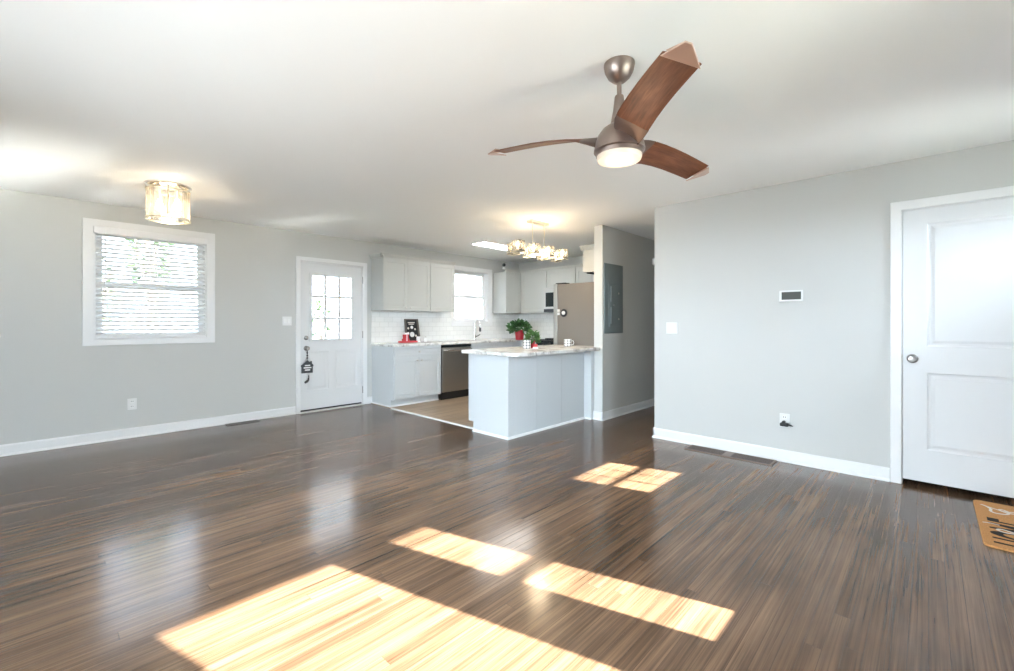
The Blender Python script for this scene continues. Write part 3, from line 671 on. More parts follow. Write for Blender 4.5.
for i in range(3): pb('button', RIGHT, 0.7705, 0.7765, 1.408+i*0.02, 1.420+i*0.02, 0.022, 0.024, 'white', th)
ep = thing('electrical_panel', tuple(P(HALL, 5.02, 1.07, 0)), 'dark grey electrical breaker panel on the hall wall', 'panel')
pb('cover', HALL, 4.795, 5.245, 1.07, 1.945, 0, 0.012, 'panelgrey', ep, bevel=0.003)
pb('panel_door', HALL, 4.885, 5.165, 1.16, 1.69, 0.012, 0.018, 'panelgrey', ep, bevel=0.003)
pb('reflection_strip', HALL, 4.925, 4.937, 1.19, 1.40, 0.018, 0.024, 'panelgrey2', ep)  # vertical reflections on the panel door, built as paler strips
pb('reflection_strip', HALL, 4.925, 4.937, 1.47, 1.66, 0.018, 0.024, 'panelgrey2', ep)
pb('latch', HALL, 4.975, 5.0, 1.415, 1.44, 0.018, 0.03, 'panelgrey2', ep, bevel=0.003)
for z in (1.25, 1.58): link('screw', lathe(BM(), [(0.012, 0), (0.012, 0.005), (0.006, 0.008)], P(HALL, 5.12, z, 0.018), 'Y', 12, -1), 'nickel', ep, smooth=True)
dc = thing('door_chime', tuple(P(HALL, 6.20, 2.04, 0)), 'small white chime box high on hall wall behind the corner', 'chime')
pb('chime_box', HALL, 6.11, 6.30, 2.04, 2.135, 0, 0.045, 'plate', dc, bevel=0.006)
pb('grille', HALL, 6.13, 6.28, 2.055, 2.075, 0.045, 0.047, 'white', dc)
# floor registers
def register(name, x0, x1, y0, y1, along, m, label, split=False):
    t = thing(name, ((x0+x1)/2, (y0+y1)/2, 0), label, 'floor vent')
    bm = BM(); f = 0.016; hs = []
    mid = (y0+y1)/2
    if split: cells = [(x0+f, x1-f, y0+f, mid-0.035), (x0+f, x1-f, mid+0.035, y1-f)]
    else: cells = [(x0+f, x1-f, y0+f, y1-f)]
    xs = sorted({x0, x1}|{c[0] for c in cells}|{c[1] for c in cells}); ys = sorted({y0, y1}|{c[2] for c in cells}|{c[3] for c in cells})
    for i in range(len(xs)-1):
        for j in range(len(ys)-1):
            xc, yc = (xs[i]+xs[i+1])/2, (ys[j]+ys[j+1])/2
            if not any(c[0] < xc < c[1] and c[2] < yc < c[3] for c in cells): box(bm, (xs[i], ys[j], 0.0003), (xs[i+1], ys[j+1], 0.007))
    bmesh.ops.remove_doubles(bm, verts=bm.verts, dist=1e-5)
    link('frame', bm, 'ventbrown2' if split else m, t)
    for c in cells:
        bm = BM(); box(bm, (c[0], c[2], 0.0003), (c[1], c[3], 0.0022)); link('duct_shadow', bm, 'dark', t)
        bm = BM(); n = max(3, int((c[1]-c[0] if along == 'Y' else c[3]-c[2])/0.013))
        if along == 'Y':
            n = max(3, int((c[1]-c[0])/0.012))
            for k in range(n):
                x = c[0]+(k+0.5)*(c[1]-c[0])/n; box(bm, (x-0.0042, c[2], 0.0024), (x+0.0042, c[3], 0.006))
        else:
            n = max(3, int((c[3]-c[2])/0.012))
            for k in range(n):
                y = c[2]+(k+0.5)*(c[3]-c[2])/n; box(bm, (c[0], y-0.0042, 0.0024), (c[1], y+0.0042, 0.006))
        for e in ((c[0]-0.001, c[2]-0.001, c[0]+0.003, c[3]+0.001), (c[1]-0.003, c[2]-0.001, c[1]+0.001, c[3]+0.001)) if along == 'X' else ((c[0]-0.001, c[2]-0.001, c[1]+0.001, c[2]+0.003), (c[0]-0.001, c[3]-0.003, c[1]+0.001, c[3]+0.001)):
            box(bm, (e[0], e[1], 0.0024), (e[2], e[3], 0.0062))
        link('louvers', bm, m, t)
M['ventbrown2'] = mat('register_frame', (0.17, 0.115, 0.088), 0.4, 0.2)
register('floor_vent', 4.222, 4.405, 0.957, 1.690, 'Y', 'ventbrown', 'long brown floor register along the right wall baseboard', True)
register('floor_vent', 1.492, 1.838, 5.915, 6.015, 'X', 'ventgrey', 'short dark floor register below the left wall baseboard')

# ------------------------------------------------------------------ door mat
def text_mesh(s, size, m, name, loc, rotz, ext=0.0008, sx=1.0, parent=None):
    cu = bpy.data.curves.new('t', 'FONT'); cu.body = s; cu.size = size; cu.extrude = ext; cu.offset = 0.006; cu.align_x = 'LEFT'
    to = bpy.data.objects.new('t', cu); C.objects.link(to)
    me = bpy.data.meshes.new_from_object(to.evaluated_get(bpy.context.evaluated_depsgraph_get()))
    bm = BM(); bm.from_mesh(me); bpy.data.objects.remove(to); bpy.data.curves.remove(cu); bpy.data.meshes.remove(me)
    bm.transform(Matrix.Translation(loc) @ Matrix.Rotation(rotz, 4, 'Z') @ Matrix.Diagonal((sx, 1, 1, 1)))
    return link(name, bm, m, parent)
mt = thing('door_mat', (3.92, -0.46, 0), 'tan coir door mat with black HOME lettering by the front door', 'door mat')
bm = BM(); r = 0.035; x0, x1, y0, y1 = 3.497, 4.335, -0.70, -0.214; pts = []
for (cx_, cy_, a0) in ((x1-r, y1-r, 0), (x0+r, y1-r, 90), (x0+r, y0+r, 180), (x1-r, y0+r, 270)):
    for k in range(5):
        a = math.radians(a0+22.5*k); pts.append(Vector((cx_+r*math.cos(a), cy_+r*math.sin(a), 0.0004)))
prism(bm, pts, (0, 0, 0.0125)); link('mat_pile', bm, 'coir', mt, bevel=0.003)
for s, x in (('H', 3.545), ('O', 3.655), ('M', 3.785), ('E', 3.915)):
    text_mesh(s, 0.42, 'ink', 'letter', (x, -0.548, 0.0135), 0, 0.0006, 0.36, mt)
def ribbon(pts, wd, m, name, parent, z):
    pts = [Vector((p[0], p[1], 0)) for p in pts]; fine = []
    for i in range(len(pts)-1):
        p0, p1, p2, p3 = pts[max(i-1, 0)], pts[i], pts[i+1], pts[min(i+2, len(pts)-1)]
        for k in range(6):
            s = k/6; fine.append(0.5*((2*p1)+(p2-p0)*s+(2*p0-5*p1+4*p2-p3)*s*s+(3*p1-p0-3*p2+p3)*s**3))
    fine.append(pts[-1]); bm = BM(); prev = None
    L, Rr = [], []
    for i, p in enumerate(fine):
        d = (fine[min(i+1, len(fine)-1)]-fine[max(i-1, 0)]).normalized(); nrm = Vector((-d.y, d.x, 0))
        L.append(p+nrm*wd/2); Rr.append(p-nrm*wd/2)
    for i in range(len(fine)-1):
        q = [L[i], L[i+1], Rr[i+1], Rr[i]]; prism(bm, [Vector((v.x, v.y, z)) for v in q], (0, 0, 0.0008))
    bmesh.ops.remove_doubles(bm, verts=bm.verts, dist=1e-5); return link(name, bm, m, parent)
ribbon([(3.60, -0.60), (3.68, -0.46), (3.77, -0.36), (3.80, -0.305), (3.775, -0.285), (3.755, -0.32), (3.785, -0.40)], 0.013, 'whiteink', 'script_stroke', mt, 0.0146)
ribbon([(3.865, -0.232), (3.875, -0.262), (3.87, -0.30)], 0.009, 'whiteink', 'script_stroke', mt, 0.0147)
ribbon([(4.235, -0.245), (4.215, -0.268), (4.170, -0.285), (4.125, -0.282), (4.10, -0.305), (4.12, -0.35), (4.175, -0.36), (4.20, -0.335), (4.175, -0.325), (4.15, -0.37), (4.19, -0.45)], 0.014, 'whiteink', 'script_stroke', mt, 0.0147)
ribbon([(4.215, -0.268), (4.17, -0.34), (4.20, -0.40)], 0.010, 'whiteink', 'script_stroke', mt, 0.0148)

# ------------------------------------------------------------------ kitchen
CB = 5.455   # front of the base carcass on the back wall
def shaker(name, pl, u0, u1, z0, z1, parent, rail=0.055, d=0.019):
    m = 'basecab_daylit' if z1 < 0.9 else 'cabinet'  # below counter height, the copy with daylight in its colour
    rc = 0.007
    return link(name, nested(BM(), pl, [(u0, u1, z0, z1, d), (u0+rail, u1-rail, z0+rail, z1-rail, d), (u0+rail+0.004, u1-rail-0.004, z0+rail+0.004, z1-rail-0.004, d-rc)], 0.0), m, parent)
def cabknob(pl, u, z, parent, d0=0.019):
    a, pos, s = pl
    return link('knob', lathe(BM(), [(0.008, 0), (0.006, 0.008), (0.006, 0.014), (0.014, 0.019), (0.015, 0.024), (0.010, 0.028), (0.002, 0.029)], P(pl, u, z, d0), a, 14, s), 'nickel', parent, smooth=True)
TOP = 0.862
# base cabinet at the end of the run
bc = thing('base_cabinet', (3.83, 5.75, 0), 'pale grey base cabinet beside back door, one drawer above two doors', 'cabinet', 'kitchen base cabinets')
bm = BM(); prism(bm, [Vector((3.412, y, z)) for y, z in ((CB, 0.105), (CB, TOP), (YB-0.002, TOP), (YB-0.002, 0.0065), (CB+0.07, 0.0065), (CB+0.07, 0.105))], (0.838, 0, 0)); link('body', bm, 'basecab_daylit', bc)
F1 = ('Y', CB, -1)
o = shaker('drawer', F1, 3.425, 4.235, 0.712, 0.848, bc, 0.03); cabknob(F1, 3.83, 0.78, o)
o = shaker('cabinet_door', F1, 3.425, 3.827, 0.118, 0.700, bc); cabknob(F1, 3.795, 0.655, o)
o = shaker('cabinet_door', F1, 3.833, 4.235, 0.118, 0.700, bc); cabknob(F1, 3.865, 0.655, o)
bx('toe_kick_trim', (3.415, CB+0.052, 0.0065), (4.245, CB+0.069, 0.028), 'trim', bc)
bx('side_trim', (3.396, CB+0.07, 0.0005), (3.411, YB-0.03, 0.022), 'trim', bc)
# dishwasher
dw = thing('dishwasher', (4.56, 5.75, 0), 'stainless steel dishwasher between grey base cabinets', 'dishwasher')
bx('tub', (4.262, CB+0.01, 0.10), (4.858, YB-0.01, 0.855), 'black', dw)
pb('door', F1, 4.264, 4.856, 0.125, 0.815, -0.009, 0.024, 'steel', dw, bevel=0.005)
pb('control_strip', F1, 4.264, 4.856, 0.818, 0.854, -0.009, 0.018, 'blackglass', dw)
hd_ = BM(); tube(hd_, [P(F1, 4.30, 0.775, 0.062), P(F1, 4.82, 0.775, 0.062)], 0.012, 12); h = link('handle', hd_, 'chrome', dw, smooth=True)
for u in (4.32, 4.80): pb('handle_post', F1, u-0.01, u+0.01, 0.768, 0.782, 0.024, 0.06, 'chrome', h)
pb('kick_plate', F1, 4.264, 4.856, 0.0065, 0.12, -0.03, -0.012, 'black', dw)
# sink base and corner base
sc_ = thing('sink_cabinet', (5.38, 5.75, 0), 'pale grey sink cabinet right of the dishwasher under faucet', 'cabinet', 'kitchen base cabinets')
bx('body', (4.868, CB, 0.105), (5.90, YB-0.002, TOP), 'basecab_daylit', sc_); bx('toe_board', (4.868, CB+0.06, 0.0065), (5.90, CB+0.08, 0.105), 'basecab_daylit', sc_)
shaker('false_front', F1, 4.88, 5.89, 0.712, 0.848, sc_, 0.03)
for u0, u1, k in ((4.88, 5.382, 5.35), (5.388, 5.89, 5.42)):
    o = shaker('cabinet_door', F1, u0, u1, 0.118, 0.700, sc_); cabknob(F1, k, 0.655, o)
cc = thing('corner_base_cabinet', (6.35, 5.6, 0), 'pale grey corner base cabinet between the sink and range', 'cabinet', 'kitchen base cabinets')
bm = BM(); prism(bm, [Vector((x, y, 0.0065)) for x, y in ((5.905, YB-0.002), (5.905, CB), (6.09, CB), (6.09, 5.062), (XK-0.002, 5.062), (XK-0.002, YB-0.002))], (0, 0, TOP-0.0065)); link('body', bm, 'basecab_daylit', cc)
shaker('cabinet_door', ('X', 6.09, -1), 5.07, CB-0.03, 0.118, 0.848, cc)
# worktops
ct = link('countertop', prism(BM(), [Vector((x, y, TOP+0.0005)) for x, y in ((3.385, YB-0.014), (3.385, CB-0.035), (6.055, CB-0.035), (6.055, 5.058), (XK-0.014, 5.058), (XK-0.014, YB-0.014))], (0, 0, 0.038)), 'stone', bevel=0.005)
tag(ct, 'pale marbled L-shaped countertop along the back kitchen wall', 'countertop')
pen = link('peninsula_countertop', prism(BM(), [Vector((x, y, TOP+0.0005)) for x, y in ((4.757, 2.935), (4.757, 3.033), (4.918, 3.033), (4.918, 3.77), (3.222, 3.77), (3.222, 2.975), (3.234, 2.945), (3.262, 2.935))], (0, 0, 0.038)), 'stone', bevel=0.006)
tag(pen, 'pale marbled countertop on the grey peninsula, overhanging its front', 'countertop')
# backsplash
struct(link('wall_backsplash', sheet(BM(), BACK, 3.40, XK-0.013, 0.90, 1.384, 0.0005, 0.011, [(4.929, 5.926, 1.144, 2.3)]), 'tile'))
struct(link('wall_backsplash_side', sheet(BM(), KIT, 3.9, YB-0.0125, 0.90, 1.384, 0.0005, 0.011), 'tile'))
# peninsula
pc = thing('peninsula_cabinet', (4.03, 3.43, 0), 'pale grey panelled peninsula cabinet facing the living room', 'cabinet', 'kitchen base cabinets')
bm = BM(); prism(bm, [Vector((3.318, y, z)) for y, z in ((3.142, 0.0), (3.142, TOP), (3.742, TOP), (3.742, 0.11), (3.662, 0.11), (3.662, 0.0))], (1.597, 0, 0)); link('body', bm, 'basecab_daylit', pc)
PF = ('Y', 3.142, -1)
for u0, u1 in ((3.318, 3.758), (3.7595, 4.218), (4.2195, 4.690)): pb('back_panel', PF, u0, u1, 0.0, TOP, 0, 0.009, 'basecab_daylit', pc, bevel=0.0012)
bx('filler_strip', (4.700, 3.0335, 0.0), (4.910, 3.1415, TOP), 'basecab_daylit', pc)
bx('filler_trim', (4.690, 3.0335, 0.0005), (4.6995, 3.115, 0.022), 'trim', pc)
pb('corner_strip', PF, 3.304, 3.336, 0.0, TOP, 0.009, 0.013, 'basecab_daylit', pc, bevel=0.002)
bm = BM(); prism(bm, [Vector((3.304, y, z)) for y, z in ((3.133, 0.0), (3.133, TOP), (3.742, TOP), (3.742, 0.11), (3.662, 0.11), (3.662, 0.0))], (0.0135, 0, 0)); link('end_panel', bm, 'basecab_daylit', pc, bevel=0.001)
bm = BM(); prism(bm, [P(PF, 3.29, z, d) for d, z in ((0.009, 0.0005), (0.026, 0.0005), (0.024, 0.016), (0.009, 0.026))], (1.41, 0, 0)); link('quarter_round', bm, 'trim', pc)
pe = ('X', 3.304, -1)
bm = BM(); prism(bm, [P(pe, 3.116, z, d) for d, z in ((0.0, 0.0005), (0.016, 0.0005), (0.014, 0.016), (0.0, 0.026))], (0, 0.546, 0)); link('quarter_round', bm, 'trim', pc)
FK = ('Y', 3.742, 1)
for u0, u1 in ((3.33, 3.79), (3.80, 4.26), (4.27, 4.73)): shaker('cabinet_door', FK, u0, u1, 0.12, 0.85, pc)
# wall cabinets
UB, UT = 1.385, 2.155; UD = YB-0.33
def crown(bm, pl, u0, u1, z, ret=None):
    prism(bm, [P(pl, u0, zz, d) for d, zz in ((-0.005, z), (0.012, z), (0.016, z+0.012), (0.040, z+0.045), (0.042, z+0.055), (-0.005, z+0.055))], P(pl, u1, 0)-P(pl, u0, 0)); return bm
U1 = ('Y', UD, -1)
def upper(label, u0, u1, doors, knobs, crown_l=False, crown_r=False):
    t = thing('wall_cabinet', ((u0+u1)/2, YB-0.15, UB), label, 'cabinet', 'kitchen wall cabinets')
    bx('body', (u0, UD, UB), (u1, YB-0.012, UT), 'cabinet', t)
    for (a, b), k in zip(doors, knobs):
        o = shaker('cabinet_door', U1, a, b, UB+0.004, UT-0.008, t)
        if k: cabknob(U1, k, UB+0.045, o)
    bm = BM(); crown(bm, U1, u0-(0.04 if crown_l else 0), u1+(0.04 if crown_r else 0), UT)
    if crown_l: crown(bm, ('X', u0, -1), UD-0.04, YB-0.012, UT)
    if crown_r: crown(bm, ('X', u1, 1), UD-0.04, YB-0.012, UT)
    link('crown_moulding', bm, 'cabinet', t); return t
upper('pale grey two-door wall cabinet nearest the back door', 3.397, 4.232, [(3.400, 3.8125), (3.8165, 4.229)], [3.775, 3.855], crown_l=True)
upper('pale grey single-door wall cabinet left of the kitchen window', 4.2345, 4.728, [(4.238, 4.724)], [4.69])
upper('pale grey single-door wall cabinet right of the kitchen window', 5.955, 6.418, [(5.958, 6.378)], [5.995])
XU = XK-0.33; U2 = ('X', XU, -1)
def upper2(label, y0, y1, z0, doors, knobs):
    t = thing('wall_cabinet', (XK-0.15, (y0+y1)/2, z0), label, 'cabinet', 'kitchen wall cabinets')
    bx('body', (XU, y0, z0), (XK-0.012, y1, UT), 'cabinet', t)
    for (a, b), k in zip(doors, knobs):
        o = shaker('cabinet_door', U2, a, b, z0+0.004, UT-0.008, t, 0.05)
        if k: cabknob(U2, k, z0+0.045, o)
    link('crown_moulding', crown(BM(), U2, y0, y1, UT), 'cabinet', t)
upper2('pale grey wall cabinet in the kitchen corner left of the microwave', 5.058, 5.695, UB, [(5.062, 5.665)], [5.10])
upper2('pale grey short wall cabinet directly above the microwave', 4.422, 5.054, 1.845, [(4.426, 5.050)], [0])
upper2('pale grey wall cabinet seen above the refrigerator right of the microwave', 3.75, 4.418, UB, [(4.087, 4.414), (3.754, 4.083)], [0, 0])
# cabinet over the fridge, on the partition
fo = thing('fridge_cabinet', (5.38, 3.18, 1.875), 'white-lit crown-topped cabinet hanging on partition over the refrigerator', 'cabinet', 'kitchen wall cabinets')
bx('body', (4.975, 3.031, 1.875), (5.80, 3.325, 2.165), 'cabinet', fo)
FO = ('Y', 3.325, 1)
for a, b in ((4.978, 5.386), (5.390, 5.797)): shaker('cabinet_door', FO, a, b, 1.879, 2.158, fo, 0.05)
bm = BM(); crown(bm, FO, 4.935, 5.80, 2.165); crown(bm, ('X', 4.975, -1), 3.031, 3.365, 2.165); link('crown_moulding', bm, 'cabinet', fo)
bx('light_rail', (5.02, 3.25, 1.860), (5.78, 3.31, 1.8745), 'dark', fo)
# refrigerator
fg = thing('refrigerator', (5.38, 3.43, 0.006), 'tall taupe-grey refrigerator backed against the partition behind peninsula', 'refrigerator')
bx('cabinet_body', (4.925, 3.06, 0.03), (5.825, 3.725, 1.735), 'fridge_side', fg, bevel=0.006)
for u0, u1 in ((4.927, 5.373), (5.377, 5.823)):
    o = bx('fridge_door', (u0, 3.732, 0.62), (u1, 3.80, 1.742), 'fridge_edge', fg, bevel=0.010)
    hx = 5.335 if u1 < 5.5 else 5.415
    bm = BM(); tube(bm, [(hx, 3.80, 0.72), (hx, 3.845, 0.75), (hx, 3.845, 1.60), (hx, 3.80, 1.63)], 0.011, 10); link('handle', bm, 'chrome', o, smooth=True)
o = bx('freezer_drawer', (4.927, 3.732, 0.07), (5.823, 3.80, 0.612), 'fridge_edge', fg, bevel=0.010)
bm = BM(); tube(bm, [(5.05, 3.80, 0.545), (5.08, 3.845, 0.545), (5.67, 3.845, 0.545), (5.70, 3.80, 0.545)], 0.011, 10); link('handle', bm, 'chrome', o, smooth=True)
for x0 in (4.94, 5.71): bx('hinge_cover', (x0, 3.60, 1.735), (x0+0.10, 3.77, 1.755), 'black', fg, bevel=0.006)
for x in (4.97, 5.78):
    for y in (3.12, 3.68): link('foot', lathe(BM(), [(0.02, 0.0062), (0.02, 0.015), (0.012, 0.018), (0.012, 0.032)], (x, y, 0), seg=12), 'black', fg)
FS = ('X', 4.925, -1)
mg = thing('fridge_magnet', tuple(P(FS, 3.615, 1.30, 0.0)), 'round black magnet with white centre on the refrigerator side', 'magnet', 'magnets on the refrigerator side')
link('disc', lathe(BM(), [(0.055, 0.0005), (0.055, 0.006), (0.050, 0.009), (0.002, 0.009)], P(FS, 3.613, 1.337, 0), 'X', 28, -1), 'black', mg, smooth=True)
link('centre_clip', lathe(BM(), [(0.026, 0.009), (0.026, 0.020), (0.018, 0.028), (0.002, 0.029)], P(FS, 3.613, 1.338, 0), 'X', 24, -1), 'white', mg, smooth=True)
for z, lab in ((1.371, 'upper small white square magnet at refrigerator side edge'), (1.327, 'lower small white square magnet at refrigerator side edge')):
    tag(link('fridge_magnet', pbox(BM(), FS, 3.685, 3.722, z-0.018, z+0.018, 0.0005, 0.009), 'plate', bevel=0.003), lab, 'magnet', 'magnets on the refrigerator side')
# microwave
mw = thing('microwave', (6.48, 4.67, 1.392), 'stainless over-range microwave with black door glass', 'microwave')
MX = ('X', 6.285, -1)
bx('case', (6.285, 4.424, 1.392), (XK-0.012, 5.050, 1.840), 'steel', mw)
pb('door_frame', MX, 4.60, 5.048, 1.455, 1.838, 0.0005, 0.024, 'steel', mw, bevel=0.004)
pb('door_glass', MX, 4.63, 5.000, 1.490, 1.745, 0.024, 0.027, 'blackglass', mw)
pb('control_panel', MX, 4.427, 4.597, 1.455, 1.838, 0.0005, 0.022, 'blackglass', mw)
bm = BM(); tube(bm, [P(MX, 4.615, 1.50, 0.024), P(MX, 4.615, 1.51, 0.055), P(MX, 4.615, 1.79, 0.055), P(MX, 4.615, 1.80, 0.024)], 0.009, 10); link('handle', bm, 'chrome', mw, smooth=True)
pb('vent_strip', MX, 4.427, 5.048, 1.394, 1.450, 0.0005, 0.018, 'black', mw)
# range
rg = thing('range', (6.36, 4.67, 0.006), 'black-topped stainless range below the microwave', 'stove')
bx('body', (6.065, 4.305, 0.03), (XK-0.02, 5.050, 0.895), 'steel', rg)
bx('cooktop', (6.05, 4.303, 0.896), (XK-0.10, 5.052, 0.916), 'blackglass', rg, bevel=0.004)
RX = ('X', 6.065, -1)
o = pb('oven_door', RX, 4.315, 5.040, 0.22, 0.78, 0.0005, 0.03, 'blackglass', rg, bevel=0.005)
bm = BM(); tube(bm, [P(RX, 4.36, 0.74, 0.065), P(RX, 5.00, 0.74, 0.065)], 0.011, 10); link('handle', bm, 'chrome', o, smooth=True)
pb('oven_drawer', RX, 4.315, 5.040, 0.05, 0.21, 0.0005, 0.025, 'steel', rg, bevel=0.004)
pb('control_panel', RX, 4.306, 5.049, 0.79, 0.894, 0.0005, 0.012, 'blackglass', rg)
for i in range(4): link('burner_knob', lathe(BM(), [(0.02, 0), (0.02, 0.012), (0.016, 0.03), (0.003, 0.031)], P(RX, 4.44+i*0.15, 0.84, 0.0125), 'X', 16, -1), 'black', rg, smooth=True)
bx('backguard_base', (XK-0.098, 4.305, 0.896), (XK-0.02, 5.050, 1.02), 'black', rg)
bx('control_backguard', (XK-0.105, 4.305, 1.02), (XK-0.02, 5.050, 1.20), 'steel', rg, bevel=0.006)
for i, (x, y) in enumerate(((6.22, 4.87), (6.22, 4.50), (6.46, 4.87), (6.46, 4.50))):
    link('burner_grate', lathe(BM(), [(0.09, 0.9165), (0.09, 0.930), (0.06, 0.934), (0.02, 0.934)], (x, y, 0), seg=20), 'black', rg)
# sink faucet
fa = thing('faucet', (5.385, 5.93, 0.90), 'chrome gooseneck pull-down faucet in front of the kitchen window', 'faucet')
link('base', lathe(BM(), [(0.028, 0.9007), (0.028, 0.910), (0.020, 0.916), (0.018, 0.985), (0.014, 0.990)], (5.385, 5.93, 0), seg=20), 'chrome', fa, smooth=True)
pts = [(5.385, 5.93, 0.985), (5.385, 5.93, 1.13)]
for k in range(9):
    a = math.pi-math.pi*k/8; pts.append((5.385+0.015*(1+math.cos(a))*1.0, 5.93-0.055*(1+math.cos(a)), 1.165+0.072*math.sin(a)))
pts.append((5.415, 5.82, 1.12))
bm = BM(); tube(bm, pts, 0.0115, 12); link('spout', bm, 'chrome', fa, smooth=True)
link('spray_head', lathe(BM(), [(0.013, 1.125), (0.018, 1.11), (0.019, 1.06), (0.014, 1.045), (0.004, 1.044)], (5.415, 5.82, 0), seg=18), 'black', fa, smooth=True)
bm = BM(); tube(bm, [(5.385, 5.93, 0.955), (5.425, 5.90, 0.965), (5.475, 5.885, 0.995)], [0.010, 0.008, 0.006], 10); link('lever', bm, 'black', fa, smooth=True)
# camera-like gadget on the wall cabinet
sc2 = thing('security_camera', (5.985, 5.80, UT+0.055), 'tiny black ball camera on white foot atop cabinet right of window', 'camera')
link('foot', lathe(BM(), [(0.028, UT+0.0555), (0.030, UT+0.06), (0.026, UT+0.085), (0.010, UT+0.105), (0.008, UT+0.11)], (5.985, 5.78, 0), seg=18), 'white', sc2, smooth=True)
link('head', ball(BM(), (5.985, 5.78, UT+0.135), 0.034), 'black', sc2, smooth=True)

# ------------------------------------------------------------------ countertop decorations
CT = 0.9007
def leafy(c, rx, rz, n, ls, seedv, droop=0.0):
    rnd = random.Random(seedv); bm = BM()
    for i in range(n):
        a = rnd.uniform(0, 2*math.pi); e = math.asin(rnd.uniform(-0.45, 1)); rr = rnd.uniform(0.55, 1.0)
        d = Vector((math.cos(a)*math.cos(e), math.sin(a)*math.cos(e), math.sin(e)))
        p = Vector(c)+Vector((d.x*rx*rr, d.y*rx*rr, d.z*rz*rr))
        out = (d+Vector((rnd.uniform(-.5, .5), rnd.uniform(-.5, .5), rnd.uniform(-.6, .4)))).normalized()
        sd = out.cross(Vector((rnd.uniform(-1, 1), rnd.uniform(-1, 1), rnd.uniform(-1, 1)))).normalized(); nn = out.cross(sd)
        L = ls*rnd.uniform(0.7, 1.3); W = L*0.30
        q = [p, p+out*L*0.35+sd*W+nn*L*0.05, p+out*L*0.7+sd*W*0.8+nn*L*0.02, p+out*L-nn*L*0.08, p+out*L*0.7-sd*W*0.8+nn*L*0.02, p+out*L*0.35-sd*W+nn*L*0.05]
        m0 = bm.verts.new(p+out*L*0.5-nn*L*0.06); v = [bm.verts.new(x) for x in q]
        for k in range(6): bm.faces.new([m0, v[k], v[(k+1) % 6]])
    return bm
def potted(name, x, y, r, hgt, z0, label, fol, lm, potm='red'):
    t = thing(name, (x, y, z0), label, 'plant')
    link('pot', lathe(BM(), [(r*0.72, z0), (r*0.78, z0+0.004), (r*0.98, z0+hgt*0.92), (r*1.06, z0+hgt*0.92), (r*1.06, z0+hgt), (r*0.90, z0+hgt), (r*0.86, z0+hgt*0.9), (0.01, z0+hgt*0.9)], (x, y, 0), seg=28), potm, t, smooth=True)
    link('soil', lathe(BM(), [(r*0.85, z0+hgt*0.905), (0.005, z0+hgt*0.93)], (x, y, 0), seg=20), 'soil', t)
    for i in range(5):
        a = i*1.26; bm = BM(); tube(bm, [(x+0.01*math.cos(a), y+0.01*math.sin(a), z0+hgt*0.9), (x+0.05*math.cos(a), y+0.05*math.sin(a), z0+hgt+0.06), (x+fol[0]*.6*math.cos(a), y+fol[0]*.6*math.sin(a), z0+hgt+fol[1]*0.8)], 0.003, 5); link('stem', bm, lm, t)
    link('foliage', leafy((x, y, z0+hgt+fol[1]*0.30), fol[0], fol[1], fol[2], fol[3], fol[4]), lm, t)
    return t
potted('potted_plant', 5.835, 5.25, 0.088, 0.175, CT, 'bushy green plant in a red pot on the back corner countertop', (0.19, 0.105, 260, 0.075, 3), 'leaf')
potted('potted_plant', 4.08, 3.46, 0.032, 0.085, CT, 'small bright green plant in small red pot on peninsula', (0.072, 0.085, 150, 0.05, 5), 'leaf2')
def mug(x, y, r, h, label, ang):
    t = thing('mug', (x, y, CT), label, 'mug', 'plaid mugs on the peninsula')
    o = link('cup', lathe(BM(), [(r*0.85, CT), (r*0.95, CT+0.004), (r, CT+0.012), (r, CT+h), (r-0.004, CT+h), (r-0.005, CT+0.01), (0.002, CT+0.008)], (x, y, 0), seg=28), 'plaid', t, smooth=True)
    d = Vector((math.cos(ang), math.sin(ang), 0)); c = Vector((x, y, 0)); bm = BM()
    tube(bm, [c+d*(r-0.002)+Vector((0, 0, CT+h*0.80)), c+d*(r+0.022)+Vector((0, 0, CT+h*0.78)), c+d*(r+0.030)+Vector((0, 0, CT+h*0.5)), c+d*(r+0.020)+Vector((0, 0, CT+h*0.25)), c+d*(r-0.002)+Vector((0, 0, CT+h*0.22))], 0.005, 8); link('handle', bm, 'white', t, smooth=True)
mug(3.93, 3.42, 0.046, 0.100, 'black and white plaid mug beside small red-potted plant on peninsula', math.radians(70))
mug(4.66, 3.36, 0.048, 0.090, 'black and white plaid mug on the peninsula before the refrigerator', math.radians(-60))
tr = thing('candle_ornament', (3.99, 3.34, CT), 'low red and white ornament beside small peninsula plant', 'ornament')
link('candle', lathe(BM(), [(0.024, CT), (0.024, CT+0.05), (0.020, CT+0.053), (0.002, CT+0.05)], (3.99, 3.34, 0), seg=18), 'redsoft', tr, smooth=True)
link('holder', lathe(BM(), [(0.034, CT), (0.036, CT+0.006), (0.026, CT+0.012), (0.024, CT+0.02)], (3.99, 3.34, 0), seg=18), 'white', tr, smooth=True)
